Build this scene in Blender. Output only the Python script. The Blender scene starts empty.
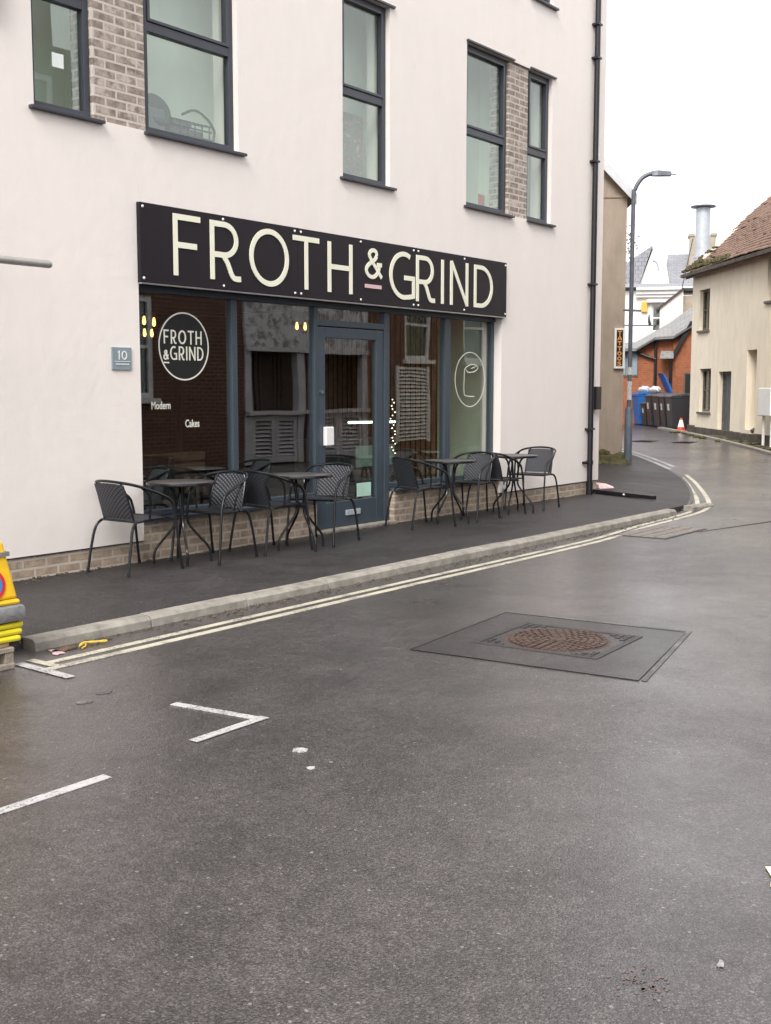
import bpy, bmesh, math, random
from mathutils import Vector, Matrix
R = math.radians
random.seed(7)
S = bpy.context.scene
COL = S.collection

# ------------------------------------------------------------------ materials
class NT:
    def __init__(s, name):
        s.m = bpy.data.materials.new(name); s.m.use_nodes = True
        s.t = s.m.node_tree; s.n = s.t.nodes; s.l = s.t.links
        s.b = s.n['Principled BSDF']; s.out = s.n['Material Output']
    def node(s, ty, **k):
        n = s.n.new(ty)
        for a, v in k.items():
            if a.startswith('i_'):
                key = a[2:]
                key = int(key) if key.isdigit() else key.replace('_', ' ')
                n.inputs[key].default_value = v
            else: setattr(n, a, v)
        return n
    def link(s, a, b): s.l.new(a, b)
    def co(s): return s.node('ShaderNodeTexCoord').outputs['Object']
    def noise(s, scale, detail=4, rough=.6, vec=None):
        n = s.node('ShaderNodeTexNoise'); n.inputs['Scale'].default_value = scale
        n.inputs['Detail'].default_value = detail; n.inputs['Roughness'].default_value = rough
        s.link(vec if vec else s.co(), n.inputs['Vector']); return n.outputs['Fac']
    def ramp(s, fac, stops, interp='LINEAR'):
        r = s.node('ShaderNodeValToRGB'); r.color_ramp.interpolation = interp
        els = r.color_ramp.elements
        while len(els) < len(stops): els.new(.5)
        for e, (p, c) in zip(els, stops):
            e.position = p; e.color = (*c, 1) if not isinstance(c, (int, float)) else (c, c, c, 1)
        s.link(fac, r.inputs[0]); return r.outputs[0]
    def mix(s, fac, a, b, mode='MIX'):
        m = s.node('ShaderNodeMix', data_type='RGBA', blend_type=mode)
        for sock, v in ((m.inputs[0], fac), (m.inputs[6], a), (m.inputs[7], b)):
            if hasattr(v, 'is_output'): s.link(v, sock)
            elif isinstance(v, (int, float)): sock.default_value = v
            else: sock.default_value = (*v, 1)
        return m.outputs[2]
    def math(s, op, a, b=0, c=0):
        m = s.node('ShaderNodeMath', operation=op)
        for i, v in enumerate((a, b, c)):
            if hasattr(v, 'is_output'): s.link(v, m.inputs[i])
            else: m.inputs[i].default_value = v
        return m.outputs[0]
    def bump(s, h, dist, strength=1.0, prev=None):
        b = s.node('ShaderNodeBump'); b.inputs['Distance'].default_value = dist
        b.inputs['Strength'].default_value = strength
        s.link(h, b.inputs['Height'])
        if prev: s.link(prev, b.inputs['Normal'])
        return b.outputs[0]
    def set(s, color=None, rough=None, normal=None, **k):
        for key, v in (('Base Color', color), ('Roughness', rough), ('Normal', normal)):
            if v is None: continue
            if hasattr(v, 'is_output'): s.link(v, s.b.inputs[key])
            elif isinstance(v, (int, float)): s.b.inputs[key].default_value = v
            else: s.b.inputs[key].default_value = (*v, 1)
        for kk, v in k.items(): s.b.inputs[kk.replace('_', ' ')].default_value = v
        return s.m
    def uv(s, su=1.0, sv=1.0, off=0.0):
        """u = x + y, v = z (object metres), so courses run level on every upright face"""
        sx = s.node('ShaderNodeSeparateXYZ'); s.link(s.co(), sx.inputs[0])
        u = s.math('ADD', sx.outputs[0], sx.outputs[1])
        cx = s.node('ShaderNodeCombineXYZ')
        s.link(s.math('MULTIPLY_ADD', u, su, off), cx.inputs[0])
        s.link(s.math('MULTIPLY', sx.outputs[2], sv), cx.inputs[1])
        return cx.outputs[0]

def shade(c, k): return tuple(max(0, min(1, x*k)) for x in c)

def plain(name, c, rough=.5, metal=0., var=.12, scale=6, bump=0., bscale=60, spec=.5):
    n = NT(name)
    col = n.ramp(n.noise(scale), [(.3, shade(c, 1-var)), (.7, shade(c, 1+var))])
    rr = n.math('MULTIPLY_ADD', n.noise(scale*2.3), .22, rough-.11)
    nm = n.bump(n.noise(bscale), bump) if bump else None
    n.set(col, rr, nm, Metallic=metal); n.b.inputs['Specular IOR Level'].default_value = spec
    return n.m

def emis(name, c, strength):
    n = NT(name); n.set((.8, .8, .8), .4)
    n.b.inputs['Emission Color'].default_value = (*c, 1); n.b.inputs['Emission Strength'].default_value = strength
    return n.m

def brick(name, cols, mortar, w=.225, h=.075, mw=.011, bump=.006, off=0., dirt=.25):
    n = NT(name); v = n.uv(off=off)
    def bt(c1, c2, m, seed):
        b = n.node('ShaderNodeTexBrick'); n.link(v, b.inputs['Vector'])
        b.inputs['Scale'].default_value = 1; b.inputs['Brick Width'].default_value = w
        b.inputs['Row Height'].default_value = h; b.inputs['Mortar Size'].default_value = mw
        b.inputs['Mortar Smooth'].default_value = .15; b.inputs['Bias'].default_value = seed
        for k, c in (('Color1', c1), ('Color2', c2), ('Mortar', m)): b.inputs[k].default_value = (*c, 1)
        return b
    a = bt(cols[0], cols[1], mortar, 0)
    # a second tone per brick from noise sampled at brick scale
    big = n.noise(3.1, 2); med = n.noise(9, 5, .7)
    c = n.mix(n.ramp(med, [(.42, 0), (.62, 1)]), a.outputs['Color'], n.mix(a.outputs['Fac'], cols[2], mortar))
    c = n.mix(n.math('MULTIPLY', n.ramp(big, [(.35, 1), (.65, 0)]), dirt), c, shade(cols[1], .45))
    hgt = n.math('ADD', n.math('MULTIPLY', a.outputs['Fac'], -1), n.math('MULTIPLY', n.noise(70, 4), .5))
    n.set(c, .85, n.bump(hgt, bump))
    n.b.inputs['Specular IOR Level'].default_value = .25
    return n.m

def make_road(name, dark, light, wet_lo, wet_hi, cell=150, flecks=True, bumpd=.0035, big=.45, coat=None):
    n = NT(name); co = n.co()
    vo = n.node('ShaderNodeTexVoronoi'); vo.inputs['Scale'].default_value = cell; n.link(co, vo.inputs['Vector'])
    sep = n.node('ShaderNodeSeparateColor'); n.link(vo.outputs['Color'], sep.inputs[0])
    stone = n.ramp(sep.outputs[0], [(.0, shade(dark, .55)), (.5, dark), (.85, light), (1., shade(light, 1.45))])
    gap = n.ramp(vo.outputs['Distance'], [(.3, 1.), (.8, .5)])
    c = n.mix(1., stone, gap, 'MULTIPLY')
    b1 = n.noise(big, 5, .62); b2 = n.noise(2.7, 6, .7); b3 = n.noise(16, 4, .7)
    c = n.mix(.85, c, n.ramp(b1, [(.3, .72), (.7, 1.3)]), 'MULTIPLY')
    c = n.mix(.9, c, n.ramp(b2, [(.3, .62), (.7, 1.35)]), 'MULTIPLY')
    c = n.mix(.8, c, n.ramp(b3, [(.3, .62), (.7, 1.3)]), 'MULTIPLY')
    if flecks:
        for sc, th, thr, col in ((23, .13, .72, (.33, .31, .29)), (61, .2, .86, (.22, .21, .20)), (4.1, .035, .55, (.45, .43, .41))):
            v2 = n.node('ShaderNodeTexVoronoi'); v2.inputs['Scale'].default_value = sc
            wv = n.node('ShaderNodeVectorMath', operation='ADD')
            nz = n.node('ShaderNodeTexNoise'); nz.inputs['Scale'].default_value = sc*2.5; n.link(co, nz.inputs['Vector'])
            sc_ = n.node('ShaderNodeVectorMath', operation='SCALE'); sc_.inputs['Scale'].default_value = .35/sc
            n.link(nz.outputs['Color'], sc_.inputs[0]); n.link(co, wv.inputs[0]); n.link(sc_.outputs[0], wv.inputs[1])
            n.link(wv.outputs[0], v2.inputs['Vector'])
            s2 = n.node('ShaderNodeSeparateColor'); n.link(v2.outputs['Color'], s2.inputs[0])
            f = n.math('MULTIPLY', n.math('LESS_THAN', v2.outputs['Distance'], th), n.math('GREATER_THAN', s2.outputs[1], thr))
            c = n.mix(n.math('MULTIPLY', f, .5), c, col)
    rr = n.math('ADD', n.ramp(b1, [(.32, wet_lo), (.68, wet_hi)]), n.math('MULTIPLY_ADD', b2, .3, -.15))
    hgt = n.math('SUBTRACT', n.math('MULTIPLY', b3, .5), vo.outputs['Distance'])
    n.set(c, rr, n.bump(hgt, bumpd, .8))
    if coat:   # thin film of rain water, patchy
        wet = n.math('ADD', n.math('MULTIPLY', n.noise(.33, 5, .6), .7), n.math('MULTIPLY', n.noise(3.3, 6, .72), .3))
        n.link(n.ramp(wet, [(.40, coat[0]), (.60, coat[1])]), n.b.inputs['Coat Weight'])
        n.b.inputs['Coat Roughness'].default_value = .24; n.b.inputs['Coat IOR'].default_value = 1.42
        n.link(n.bump(n.math('ADD', hgt, n.noise(6, 3)), bumpd*.2, .8), n.b.inputs['Coat Normal'])
    return n.m

def paint(name, c, under, wear=.5, scale=90):
    n = NT(name)
    f1 = n.noise(scale, 5, .75); f2 = n.noise(3.5, 4, .6)
    f = n.math('ADD', n.math('MULTIPLY', f1, .7), n.math('MULTIPLY', f2, .45))
    k = n.ramp(f, [(wear-.05, 0), (wear+.05, 1)])
    col = n.mix(k, c, under)
    col = n.mix(.4, col, n.ramp(n.noise(9), [(.3, .7), (.7, 1.1)]), 'MULTIPLY')
    n.set(col, .55, n.bump(n.noise(120), .003)); return n.m

def make_glass(name, tint=(.86, .93, .9), f0=.10):
    n = NT(name); n.n.remove(n.b)
    g = n.node('ShaderNodeNewGeometry')
    d = n.node('ShaderNodeVectorMath', operation='DOT_PRODUCT')
    n.link(g.outputs['Normal'], d.inputs[0]); n.link(g.outputs['Incoming'], d.inputs[1])
    c = n.math('ABSOLUTE', d.outputs['Value'])
    s5 = n.math('POWER', n.math('SUBTRACT', 1.0, c), 5.0)
    fac = n.math('MULTIPLY_ADD', s5, 1-f0, f0)
    tr = n.node('ShaderNodeBsdfTransparent'); tr.inputs[0].default_value = (*tint, 1)
    gl = n.node('ShaderNodeBsdfGlossy'); gl.inputs['Roughness'].default_value = 0.0
    gl.inputs[0].default_value = (.94, .98, .96, 1)
    wav = n.noise(1.3, 1)
    n.link(n.bump(wav, .0012), gl.inputs['Normal'])
    mx = n.node('ShaderNodeMixShader'); n.link(fac, mx.inputs[0]); n.link(tr.outputs[0], mx.inputs[1]); n.link(gl.outputs[0], mx.inputs[2])
    n.link(mx.outputs[0], n.out.inputs[0]); return n.m

def make_render_wall(name, c, streak=.06, rough=.85):
    n = NT(name); co = n.co()
    mp = n.node('ShaderNodeMapping'); mp.inputs['Scale'].default_value = (2.2, 2.2, .6); n.link(co, mp.inputs['Vector'])
    st = n.noise(1.6, 6, .7, mp.outputs[0]); bl = n.noise(.55, 5, .6); fine = n.noise(240, 3)
    col = n.mix(1., c, n.ramp(st, [(.36, 1-streak*1.6), (.62, 1.)]), 'MULTIPLY')
    col = n.mix(1., col, n.ramp(bl, [(.3, (1-streak, 1-streak*1.1, 1-streak*1.2)), (.7, (1., 1., 1.))]), 'MULTIPLY')
    mp2 = n.node('ShaderNodeMapping'); mp2.inputs['Scale'].default_value = (9, 9, 3.2); n.link(co, mp2.inputs['Vector'])
    spots = n.noise(1., 3, .55, mp2.outputs[0])
    col = n.mix(n.math('MULTIPLY', n.ramp(spots, [(.70, 0), (.76, 1)]), .12+streak), col, shade(c, .6))
    sz = n.node('ShaderNodeSeparateXYZ'); n.link(co, sz.inputs[0])
    foot = n.math('MULTIPLY', n.ramp(sz.outputs[2], [(.0, 1), (.09, 0)]), n.ramp(n.noise(2.6, 6, .7), [(.42, 0), (.66, 1)]))
    col = n.mix(n.math('MULTIPLY', foot, .35), col, shade(c, .55))
    n.set(col, rough, n.bump(n.math('ADD', fine, n.math('MULTIPLY', n.noise(7), 2.)), .0022))
    n.b.inputs['Specular IOR Level'].default_value = .25
    return n.m

def make_weave(name, c1, c2, pitch=.016):
    n = NT(name); sx = n.node('ShaderNodeSeparateXYZ'); n.link(n.co(), sx.inputs[0])
    k = 2*math.pi/pitch
    u = n.math('SINE', n.math('MULTIPLY', sx.outputs[1], k*.55))
    v = n.math('SINE', n.math('MULTIPLY', n.math('ADD', sx.outputs[2], sx.outputs[0]), k))
    p = n.math('MULTIPLY_ADD', n.math('MULTIPLY', u, v), .5, .5)
    n.set(n.mix(p, c1, c2), .45, n.bump(p, .006)); return n.m

def make_slate(name, c1, c2, c3, h=.2, w=.28):
    n = NT(name); sx = n.node('ShaderNodeSeparateXYZ'); n.link(n.co(), sx.inputs[0])
    cx = n.node('ShaderNodeCombineXYZ'); n.link(sx.outputs[0], cx.inputs[0])
    n.link(n.math('MULTIPLY_ADD', sx.outputs[2], 1.0, n.math('MULTIPLY', sx.outputs[1], .9)), cx.inputs[1])
    b = n.node('ShaderNodeTexBrick'); n.link(cx.outputs[0], b.inputs['Vector'])
    b.inputs['Scale'].default_value = 1; b.inputs['Brick Width'].default_value = w; b.inputs['Row Height'].default_value = h
    b.inputs['Mortar Size'].default_value = .008
    for kk, c in (('Color1', c1), ('Color2', c2), ('Mortar', shade(c1, .4))): b.inputs[kk].default_value = (*c, 1)
    c = n.mix(n.ramp(n.noise(2.2, 5), [(.45, 0), (.7, .7)]), b.outputs['Color'], c3)
    n.set(c, .6, n.bump(n.math('MULTIPLY', b.outputs['Fac'], -1), .01)); return n.m

PINKWHITE = (.84, .776, .733)
MT = {}
MT['wall'] = make_render_wall('cafe_render', PINKWHITE, .016)
MT['cream'] = make_render_wall('cream_render', (.87, .78, .63), .08)
MT['brownrender'] = make_render_wall('brown_render', (.44, .36, .285), .12)
MT['white'] = make_render_wall('white_render', (.80, .77, .75), .05)
MT['pinkish'] = make_render_wall('pale_render', (.78, .70, .66), .06)
MT['brick_tan'] = brick('tan_brick', ((.52, .41, .31), (.40, .305, .225), (.27, .205, .155)), (.52, .46, .39), mw=.012, off=.06)
MT['brick_grey'] = brick('grey_buff_brick', ((.54, .465, .40), (.33, .27, .225), (.21, .165, .14)), (.56, .51, .46), mw=.011, dirt=.1)
MT['brick_red'] = brick('red_brick', ((.36, .105, .045), (.29, .08, .035), (.40, .14, .065)), (.30, .19, .13), mw=.008, bump=.005)
MT['brick_old'] = brick('old_red_brick', ((.135, .050, .034), (.10, .037, .027), (.16, .062, .044)), (.16, .12, .10), mw=.011)
MT['frame'] = plain('slate_blue_frame', (.046, .062, .080), .42, var=.06)
MT['upframe'] = plain('dark_grey_frame', (.042, .047, .060), .4, var=.06)
MT['glass'] = make_glass('shop_glass', (.90, .93, .91), .17)
MT['upglass'] = make_glass('window_glass', (.93, .97, .94), .085)
MT['oldglass'] = make_glass('old_glass', (.6, .65, .62), .08)
MT['signblack'] = plain('sign_black', (.012, .0085, .0125), .5, var=.1, scale=2, spec=.3)
MT['cream_letter'] = plain('cream_letter', (.82, .80, .65), .5, var=.03)
MT['pink_letter'] = plain('pink_letter', (.68, .46, .48), .5, var=.03)
MT['steel'] = plain('steel', (.6, .6, .6), .35, 1.)
MT['decal'] = plain('pale_decal', (.72, .72, .62), .5, var=.05)
MT['decalblack'] = plain('black_decal', (.003, .003, .003), .7, var=.05)
MT['road'] = make_road('wet_asphalt', (.066, .056, .0555), (.092, .079, .078), .26, .48, bumpd=.0032, coat=(.30, .95))
MT['patch'] = make_road('dark_asphalt_patch', (.040, .034, .034), (.062, .054, .054), .36, .55, cell=170, flecks=False, bumpd=.0014, coat=(.05, .5))
MT['pavement'] = make_road('footway_asphalt', (.030, .026, .026), (.064, .056, .055), .42, .66, cell=170, bumpd=.004)
MT['kerb'] = plain('concrete_kerb', (.27, .25, .215), .8, var=.3, scale=9, bump=.004, bscale=130)
MT['yellow'] = paint('cream_yellow_paint', (.54, .50, .40), (.10, .093, .088), .635)
MT['whitepaint'] = paint('white_road_paint', (.50, .48, .47), (.10, .09, .088), .635)
MT['oldpaint'] = paint('worn_paint', (.30, .28, .27), (.085, .08, .08), .52)
MT['tanstain'] = plain('tan_scuff', (.125, .10, .09), .7, var=.2)
MT['seam'] = plain('tar_seam', (.022, .020, .020), .35)
MT['rust'] = plain('rusty_iron', (.090, .056, .043), .5, .35, var=.45, scale=14, bump=.003, bscale=200)
MT['iron'] = plain('dark_iron', (.055, .050, .048), .5, .4, var=.3, scale=12)
MT['ironpale'] = plain('concrete_surround', (.20, .175, .155), .7, var=.25, scale=12, bump=.003)
MT['blackmetal'] = plain('black_tube', (.014, .014, .017), .24, .3, var=.2)
MT['weave'] = make_weave('rattan_weave', (.003, .003, .004), (.050, .052, .064), .022)
MT['tabletop'] = plain('brown_table_top', (.085, .075, .072), .33, .1, var=.15, scale=5)
MT['pipe'] = plain('black_pipe', (.008, .0075, .010), .4)
MT['lamp'] = plain('grey_post', (.115, .125, .145), .45, .3, var=.25, scale=4)
MT['lampbase'] = plain('blue_grey_post', (.105, .125, .155), .5, .2, var=.25, scale=5)
MT['greyrod'] = plain('grey_pole', (.40, .39, .37), .45, .3, var=.12)
MT['sticker'] = plain('pale_sticker', (.50, .48, .46), .6, var=.3, scale=30)
MT['orange'] = plain('orange_letter', (.72, .30, .035), .5)
MT['whiteframe'] = plain('white_board', (.78, .77, .75), .5, var=.04)
MT['slate'] = make_slate('grey_slate', (.25, .245, .24), (.19, .19, .19), (.32, .31, .27))
MT['slateblue'] = make_slate('pale_blue_slate', (.27, .275, .30), (.23, .235, .26), (.30, .30, .32))
MT['tile'] = plain('clay_tile', (.205, .125, .09), .85, var=.28, scale=5, bump=.006, bscale=40)
MT['moss'] = plain('moss', (.085, .075, .03), .95, var=.5, scale=16, bump=.03, bscale=30)
MT['stoneplinth'] = plain('dark_stone_plinth', (.085, .072, .055), .9, var=.5, scale=7, bump=.03, bscale=18)
MT['woodold'] = plain('weathered_wood', (.115, .10, .085), .75, var=.35, scale=12)
MT['doorgrey'] = plain('dull_grey_door', (.085, .085, .095), .6, var=.2)
MT['soffit'] = plain('pale_bargeboard', (.58, .59, .60), .6, var=.08)
MT['dark'] = plain('dark_void', (.012, .012, .012), .8)
MT['binblack'] = plain('charcoal_plastic', (.028, .029, .033), .45, var=.2)
MT['binlid'] = plain('highlight_grey_lid', (.07, .072, .078), .4, var=.3)  # lighter than the bin body: lid highlights put into the colour
MT['binblue'] = plain('blue_plastic', (.018, .115, .36), .45, var=.15)
MT['redplastic'] = plain('orange_red_plastic', (.62, .06, .02), .45)
MT['bagpink'] = plain('pale_pink_bag', (.66, .46, .47), .45, var=.2, scale=20)
MT['bagwhite'] = plain('pale_grey_bag', (.56, .56, .58), .4, var=.25, scale=20)
MT['flue'] = plain('galvanised_flue', (.46, .49, .52), .5, .25, var=.08)
MT['yellowplastic'] = plain('yellow_plastic', (.76, .46, .014), .45, var=.16, scale=11, bump=.001)
MT['yellowgreen'] = plain('bright_yellow_plastic', (.66, .56, .02), .4, var=.1)
MT['greybase'] = plain('grey_rubber', (.20, .20, .20), .75, var=.25, scale=20, bump=.004, bscale=90)
MT['conblock'] = plain('weathered_block', (.30, .255, .20), .85, var=.35, scale=14, bump=.008)
MT['cardboard'] = plain('brown_board', (.34, .22, .125), .8, var=.2)
MT['signblue'] = plain('sign_blue', (.03, .22, .52), .4)
MT['signred'] = plain('sign_red', (.62, .02, .03), .4)
MT['plaque'] = plain('grey_blue_plaque', (.23, .29, .32), .45, var=.08)
MT['bulb'] = emis('warm_bulb', (1, .52, .13), 3.)
MT['filament'] = emis('hot_filament', (1, .85, .55), 30.)
MT['tubelight'] = emis('cool_tube', (.88, 1, .93), 3.2)
MT['fairy'] = emis('fairy_bulb', (1, .85, .6), 4.)
MT['greenwall'] = plain('sage_wall', (.76, .85, .64), .8, var=.04)
MT['roomwall'] = plain('pale_room_wall', (.88, .91, .85), .85, var=.03)
MT['greycurtain'] = plain('grey_curtain', (.50, .53, .49), .85, var=.1)
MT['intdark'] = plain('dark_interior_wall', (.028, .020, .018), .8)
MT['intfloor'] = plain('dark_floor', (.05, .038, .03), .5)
MT['slatwood'] = plain('oak_slat', (.42, .23, .10), .5, var=.25, scale=9)
MT['slatback'] = plain('slat_backing', (.05, .016, .010), .8)
MT['counter'] = plain('counter_wood', (.12, .08, .055), .5, var=.3)
MT['benchwood'] = plain('bench_wood', (.16, .105, .07), .6, var=.35, scale=8)
MT['benchdark'] = plain('brown_boards', (.10, .062, .05), .7, var=.3, scale=5)
MT['mint'] = plain('mint_panel', (.45, .66, .55), .35)
MT['leather'] = plain('black_leather', (.014, .014, .015), .4)
MT['shutter'] = plain('grey_painted_timber', (.46, .43, .47), .6, var=.16, scale=3)
MT['fasciapeel'] = paint('peeling_grey_paint', (.56, .53, .57), (.20, .17, .18), .60, scale=6)
MT['sash'] = plain('white_sash', (.66, .64, .66), .5)
MT['clutter'] = plain('dark_clutter', (.006, .007, .008), .5, var=.3)
MT['clutterlight'] = plain('pale_clutter', (.09, .10, .10), .5, var=.3)
MT['paper'] = plain('white_paper', (.80, .84, .80), .7)
MT['redcard'] = plain('red_card', (.42, .06, .05), .6)
MT['bluecard'] = plain('blue_card', (.22, .33, .40), .6)
MT['greyscrap'] = plain('grey_scrap', (.30, .29, .28), .6, var=.3, scale=60)
MT['debris'] = plain('grit', (.12, .095, .07), .9, var=.6, scale=40)
MT['banana'] = plain('yellow_peel', (.70, .45, .06), .6, var=.3, scale=60)
MT['leaf'] = plain('dead_leaf', (.17, .085, .05), .7, var=.3, scale=60)
MT['creampaper'] = plain('cream_paper', (.78, .72, .54), .7)
MT['hazegreen'] = plain('haze_pale_foliage', (.16, .17, .125), .9, var=.35, scale=1.5)  # leaves paled so that distance haze sits in the colour
MT['bark'] = plain('bark', (.10, .085, .07), .9)
MT['alarm'] = plain('orange_yellow_box', (.78, .42, .06), .5)
MT['chimney'] = plain('buff_chimney', (.36, .31, .24), .85, var=.15)
n = NT('poster_print'); cc = n.ramp(n.noise(16, 5, .7), [(.3, (.10, .12, .11)), (.46, (.30, .33, .31)), (.55, (.38, .20, .19)), (.62, (.45, .48, .46)), (.75, (.42, .52, .26))])
n.set(cc, .6); MT['poster'] = n.m

# ------------------------------------------------------------------ mesh building
def smooth_path(pts, n=5, closed=False):
    P = [Vector(p) for p in pts]; out = []; N = len(P)
    rng = range(N if closed else N-1)
    for i in rng:
        p0 = P[(i-1) % N] if closed or i > 0 else P[i]*2-P[i+1]
        p1 = P[i]; p2 = P[(i+1) % N]
        p3 = P[(i+2) % N] if closed or i+2 < N else p2*2-p1
        for k in range(n):
            t = k/n
            out.append(.5*((2*p1)+(-p0+p2)*t+(2*p0-5*p1+4*p2-p3)*t*t+(-p0+3*p1-3*p2+p3)*t**3))
    if not closed: out.append(P[-1])
    return out

class B:
    def __init__(s): s.bm = bmesh.new()
    def quad(s, pts): return s.bm.faces.new([s.bm.verts.new(p) for p in pts])
    def box(s, x0, x1, y0, y1, z0, z1, bevel=0., rot=0., c=None):
        if x0 > x1: x0, x1 = x1, x0
        if y0 > y1: y0, y1 = y1, y0
        t = bmesh.new()
        vs = [t.verts.new((x, y, z)) for x in (x0, x1) for y in (y0, y1) for z in (z0, z1)]
        for f in ((0, 1, 3, 2), (4, 6, 7, 5), (0, 4, 5, 1), (2, 3, 7, 6), (0, 2, 6, 4), (1, 5, 7, 3)): t.faces.new([vs[i] for i in f])
        if bevel: bmesh.ops.bevel(t, geom=t.edges[:], offset=bevel, segments=2, affect='EDGES', profile=.5)
        if rot:
            cc = c or ((x0+x1)/2, (y0+y1)/2, 0)
            bmesh.ops.rotate(t, verts=t.verts, cent=cc, matrix=Matrix.Rotation(rot, 3, 'Z'))
        s.add(t); return s
    def add(s, t):
        me = bpy.data.meshes.new('t'); t.to_mesh(me); t.free(); s.bm.from_mesh(me); bpy.data.meshes.remove(me)
    def tube(s, pts, r, seg=8, closed=False, caps=True):
        P = [Vector(p) for p in pts]; N = len(P)
        T = []
        for i in range(N):
            a = P[(i-1) % N] if (closed or i) else P[i]; b = P[(i+1) % N] if (closed or i < N-1) else P[i]
            T.append((b-a).normalized())
        up = Vector((0, 0, 1)) if abs(T[0].z) < .9 else Vector((1, 0, 0))
        nrm = (up-T[0]*up.dot(T[0])).normalized(); rings = []
        for i in range(N):
            nrm = (nrm-T[i]*nrm.dot(T[i])).normalized(); bi = T[i].cross(nrm)
            rr = r[i] if isinstance(r, (list, tuple)) else r
            rings.append([s.bm.verts.new(P[i]+(nrm*math.cos(2*math.pi*k/seg)+bi*math.sin(2*math.pi*k/seg))*rr) for k in range(seg)])
        for i in range(N if closed else N-1):
            a, b = rings[i], rings[(i+1) % N]
            for k in range(seg): s.bm.faces.new((a[k], a[(k+1) % seg], b[(k+1) % seg], b[k]))
        if caps and not closed:
            s.bm.faces.new(rings[0][::-1]); s.bm.faces.new(rings[-1])
        return s
    def lathe(s, prof, c=(0, 0, 0), seg=24):
        rings = []
        for r, z in prof:
            rings.append([s.bm.verts.new((c[0]+max(r, 1e-4)*math.cos(2*math.pi*k/seg), c[1]+max(r, 1e-4)*math.sin(2*math.pi*k/seg), c[2]+z)) for k in range(seg)])
        for a, b in zip(rings, rings[1:]):
            for k in range(seg): s.bm.faces.new((a[k], a[(k+1) % seg], b[(k+1) % seg], b[k]))
        if prof[0][0] > 1e-3: s.bm.faces.new(rings[0][::-1])
        if prof[-1][0] > 1e-3: s.bm.faces.new(rings[-1])
        return s
    def prism(s, poly, fn0, fn1):
        """solid between two copies of a 2-D outline placed by fn0 / fn1"""
        a = [s.bm.verts.new(fn0(*p)) for p in poly]; b = [s.bm.verts.new(fn1(*p)) for p in poly]
        s.bm.faces.new(a); s.bm.faces.new(b[::-1]); N = len(poly)
        for i in range(N): s.bm.faces.new((a[i], b[i], b[(i+1) % N], a[(i+1) % N]))
        return s
    def flat(s, poly, z0, z1):
        return s.prism(poly, lambda x, y: (x, y, z0), lambda x, y: (x, y, z1))
    def xz(s, poly, y0, y1):
        return s.prism(poly, lambda x, z: (x, y0, z), lambda x, z: (x, y1, z))
    def yz(s, poly, x0, x1):
        return s.prism(poly, lambda y, z: (x0, y, z), lambda y, z: (x1, y, z))
    def hull8(s, lo, hi):
        v = [s.bm.verts.new(p) for p in lo+hi]
        for f in ((3, 2, 1, 0), (4, 5, 6, 7), (0, 1, 5, 4), (1, 2, 6, 5), (2, 3, 7, 6), (3, 0, 4, 7)): s.bm.faces.new([v[i] for i in f])
        return s
    def wall(s, x0, x1, z0, z1, y0, y1, holes):
        """upright slab with rectangular openings (real reveals)"""
        xs = sorted({x0, x1, *[h[0] for h in holes], *[h[1] for h in holes]}); zs = sorted({z0, z1, *[h[2] for h in holes], *[h[3] for h in holes]})
        xs = [x for x in xs if x0 <= x <= x1]; zs = [z for z in zs if z0 <= z <= z1]
        solid = lambda i, j: 0 <= i < len(xs)-1 and 0 <= j < len(zs)-1 and not any(h[0] <= (xs[i]+xs[i+1])/2 <= h[1] and h[2] <= (zs[j]+zs[j+1])/2 <= h[3] for h in holes)
        for i in range(len(xs)-1):
            for j in range(len(zs)-1):
                if not solid(i, j): continue
                a, b, c, d = xs[i], xs[i+1], zs[j], zs[j+1]
                s.quad([(a, y0, c), (b, y0, c), (b, y0, d), (a, y0, d)]); s.quad([(a, y1, c), (a, y1, d), (b, y1, d), (b, y1, c)])
                if not solid(i-1, j): s.quad([(a, y0, c), (a, y0, d), (a, y1, d), (a, y1, c)])
                if not solid(i+1, j): s.quad([(b, y0, c), (b, y1, c), (b, y1, d), (b, y0, d)])
                if not solid(i, j-1): s.quad([(a, y0, c), (a, y1, c), (b, y1, c), (b, y0, c)])
                if not solid(i, j+1): s.quad([(a, y0, d), (b, y0, d), (b, y1, d), (a, y1, d)])
        bmesh.ops.remove_doubles(s.bm, verts=s.bm.verts, dist=1e-5)
        return s
    def ribbon(s, pts, w, fn, d0, d1, closed=False):
        """flat stroke of width w along a 2-D path, given thickness by fn(u, v, d)"""
        P = [Vector(p) for p in pts]; N = len(P); L = []; Rr = []
        for i in range(N):
            a = P[(i-1) % N] if (closed or i) else None; b = P[(i+1) % N] if (closed or i < N-1) else None
            d1_ = (P[i]-a).normalized() if a is not None else None; d2_ = (b-P[i]).normalized() if b is not None else None
            if d1_ is None: d1_ = d2_
            if d2_ is None: d2_ = d1_
            n1 = Vector((-d1_.y, d1_.x)); n2 = Vector((-d2_.y, d2_.x)); m = (n1+n2)
            m = m.normalized() if m.length > 1e-6 else n1
            k = w/2/max(.35, m.dot(n1)); L.append(P[i]+m*k); Rr.append(P[i]-m*k)
        va = [[s.bm.verts.new(fn(p.x, p.y, d)) for p in q] for q in (L, Rr) for d in (d0, d1)]
        l0, l1, r0, r1 = va
        for i in range(N if closed else N-1):
            j = (i+1) % N
            s.bm.faces.new((l0[i], l0[j], r0[j], r0[i])); s.bm.faces.new((l1[i], r1[i], r1[j], l1[j]))
            s.bm.faces.new((l0[i], l1[i], l1[j], l0[j])); s.bm.faces.new((r0[i], r0[j], r1[j], r1[i]))
        if not closed:
            for i in (0, N-1): s.bm.faces.new((l0[i], r0[i], r1[i], l1[i]))
        return s
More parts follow.
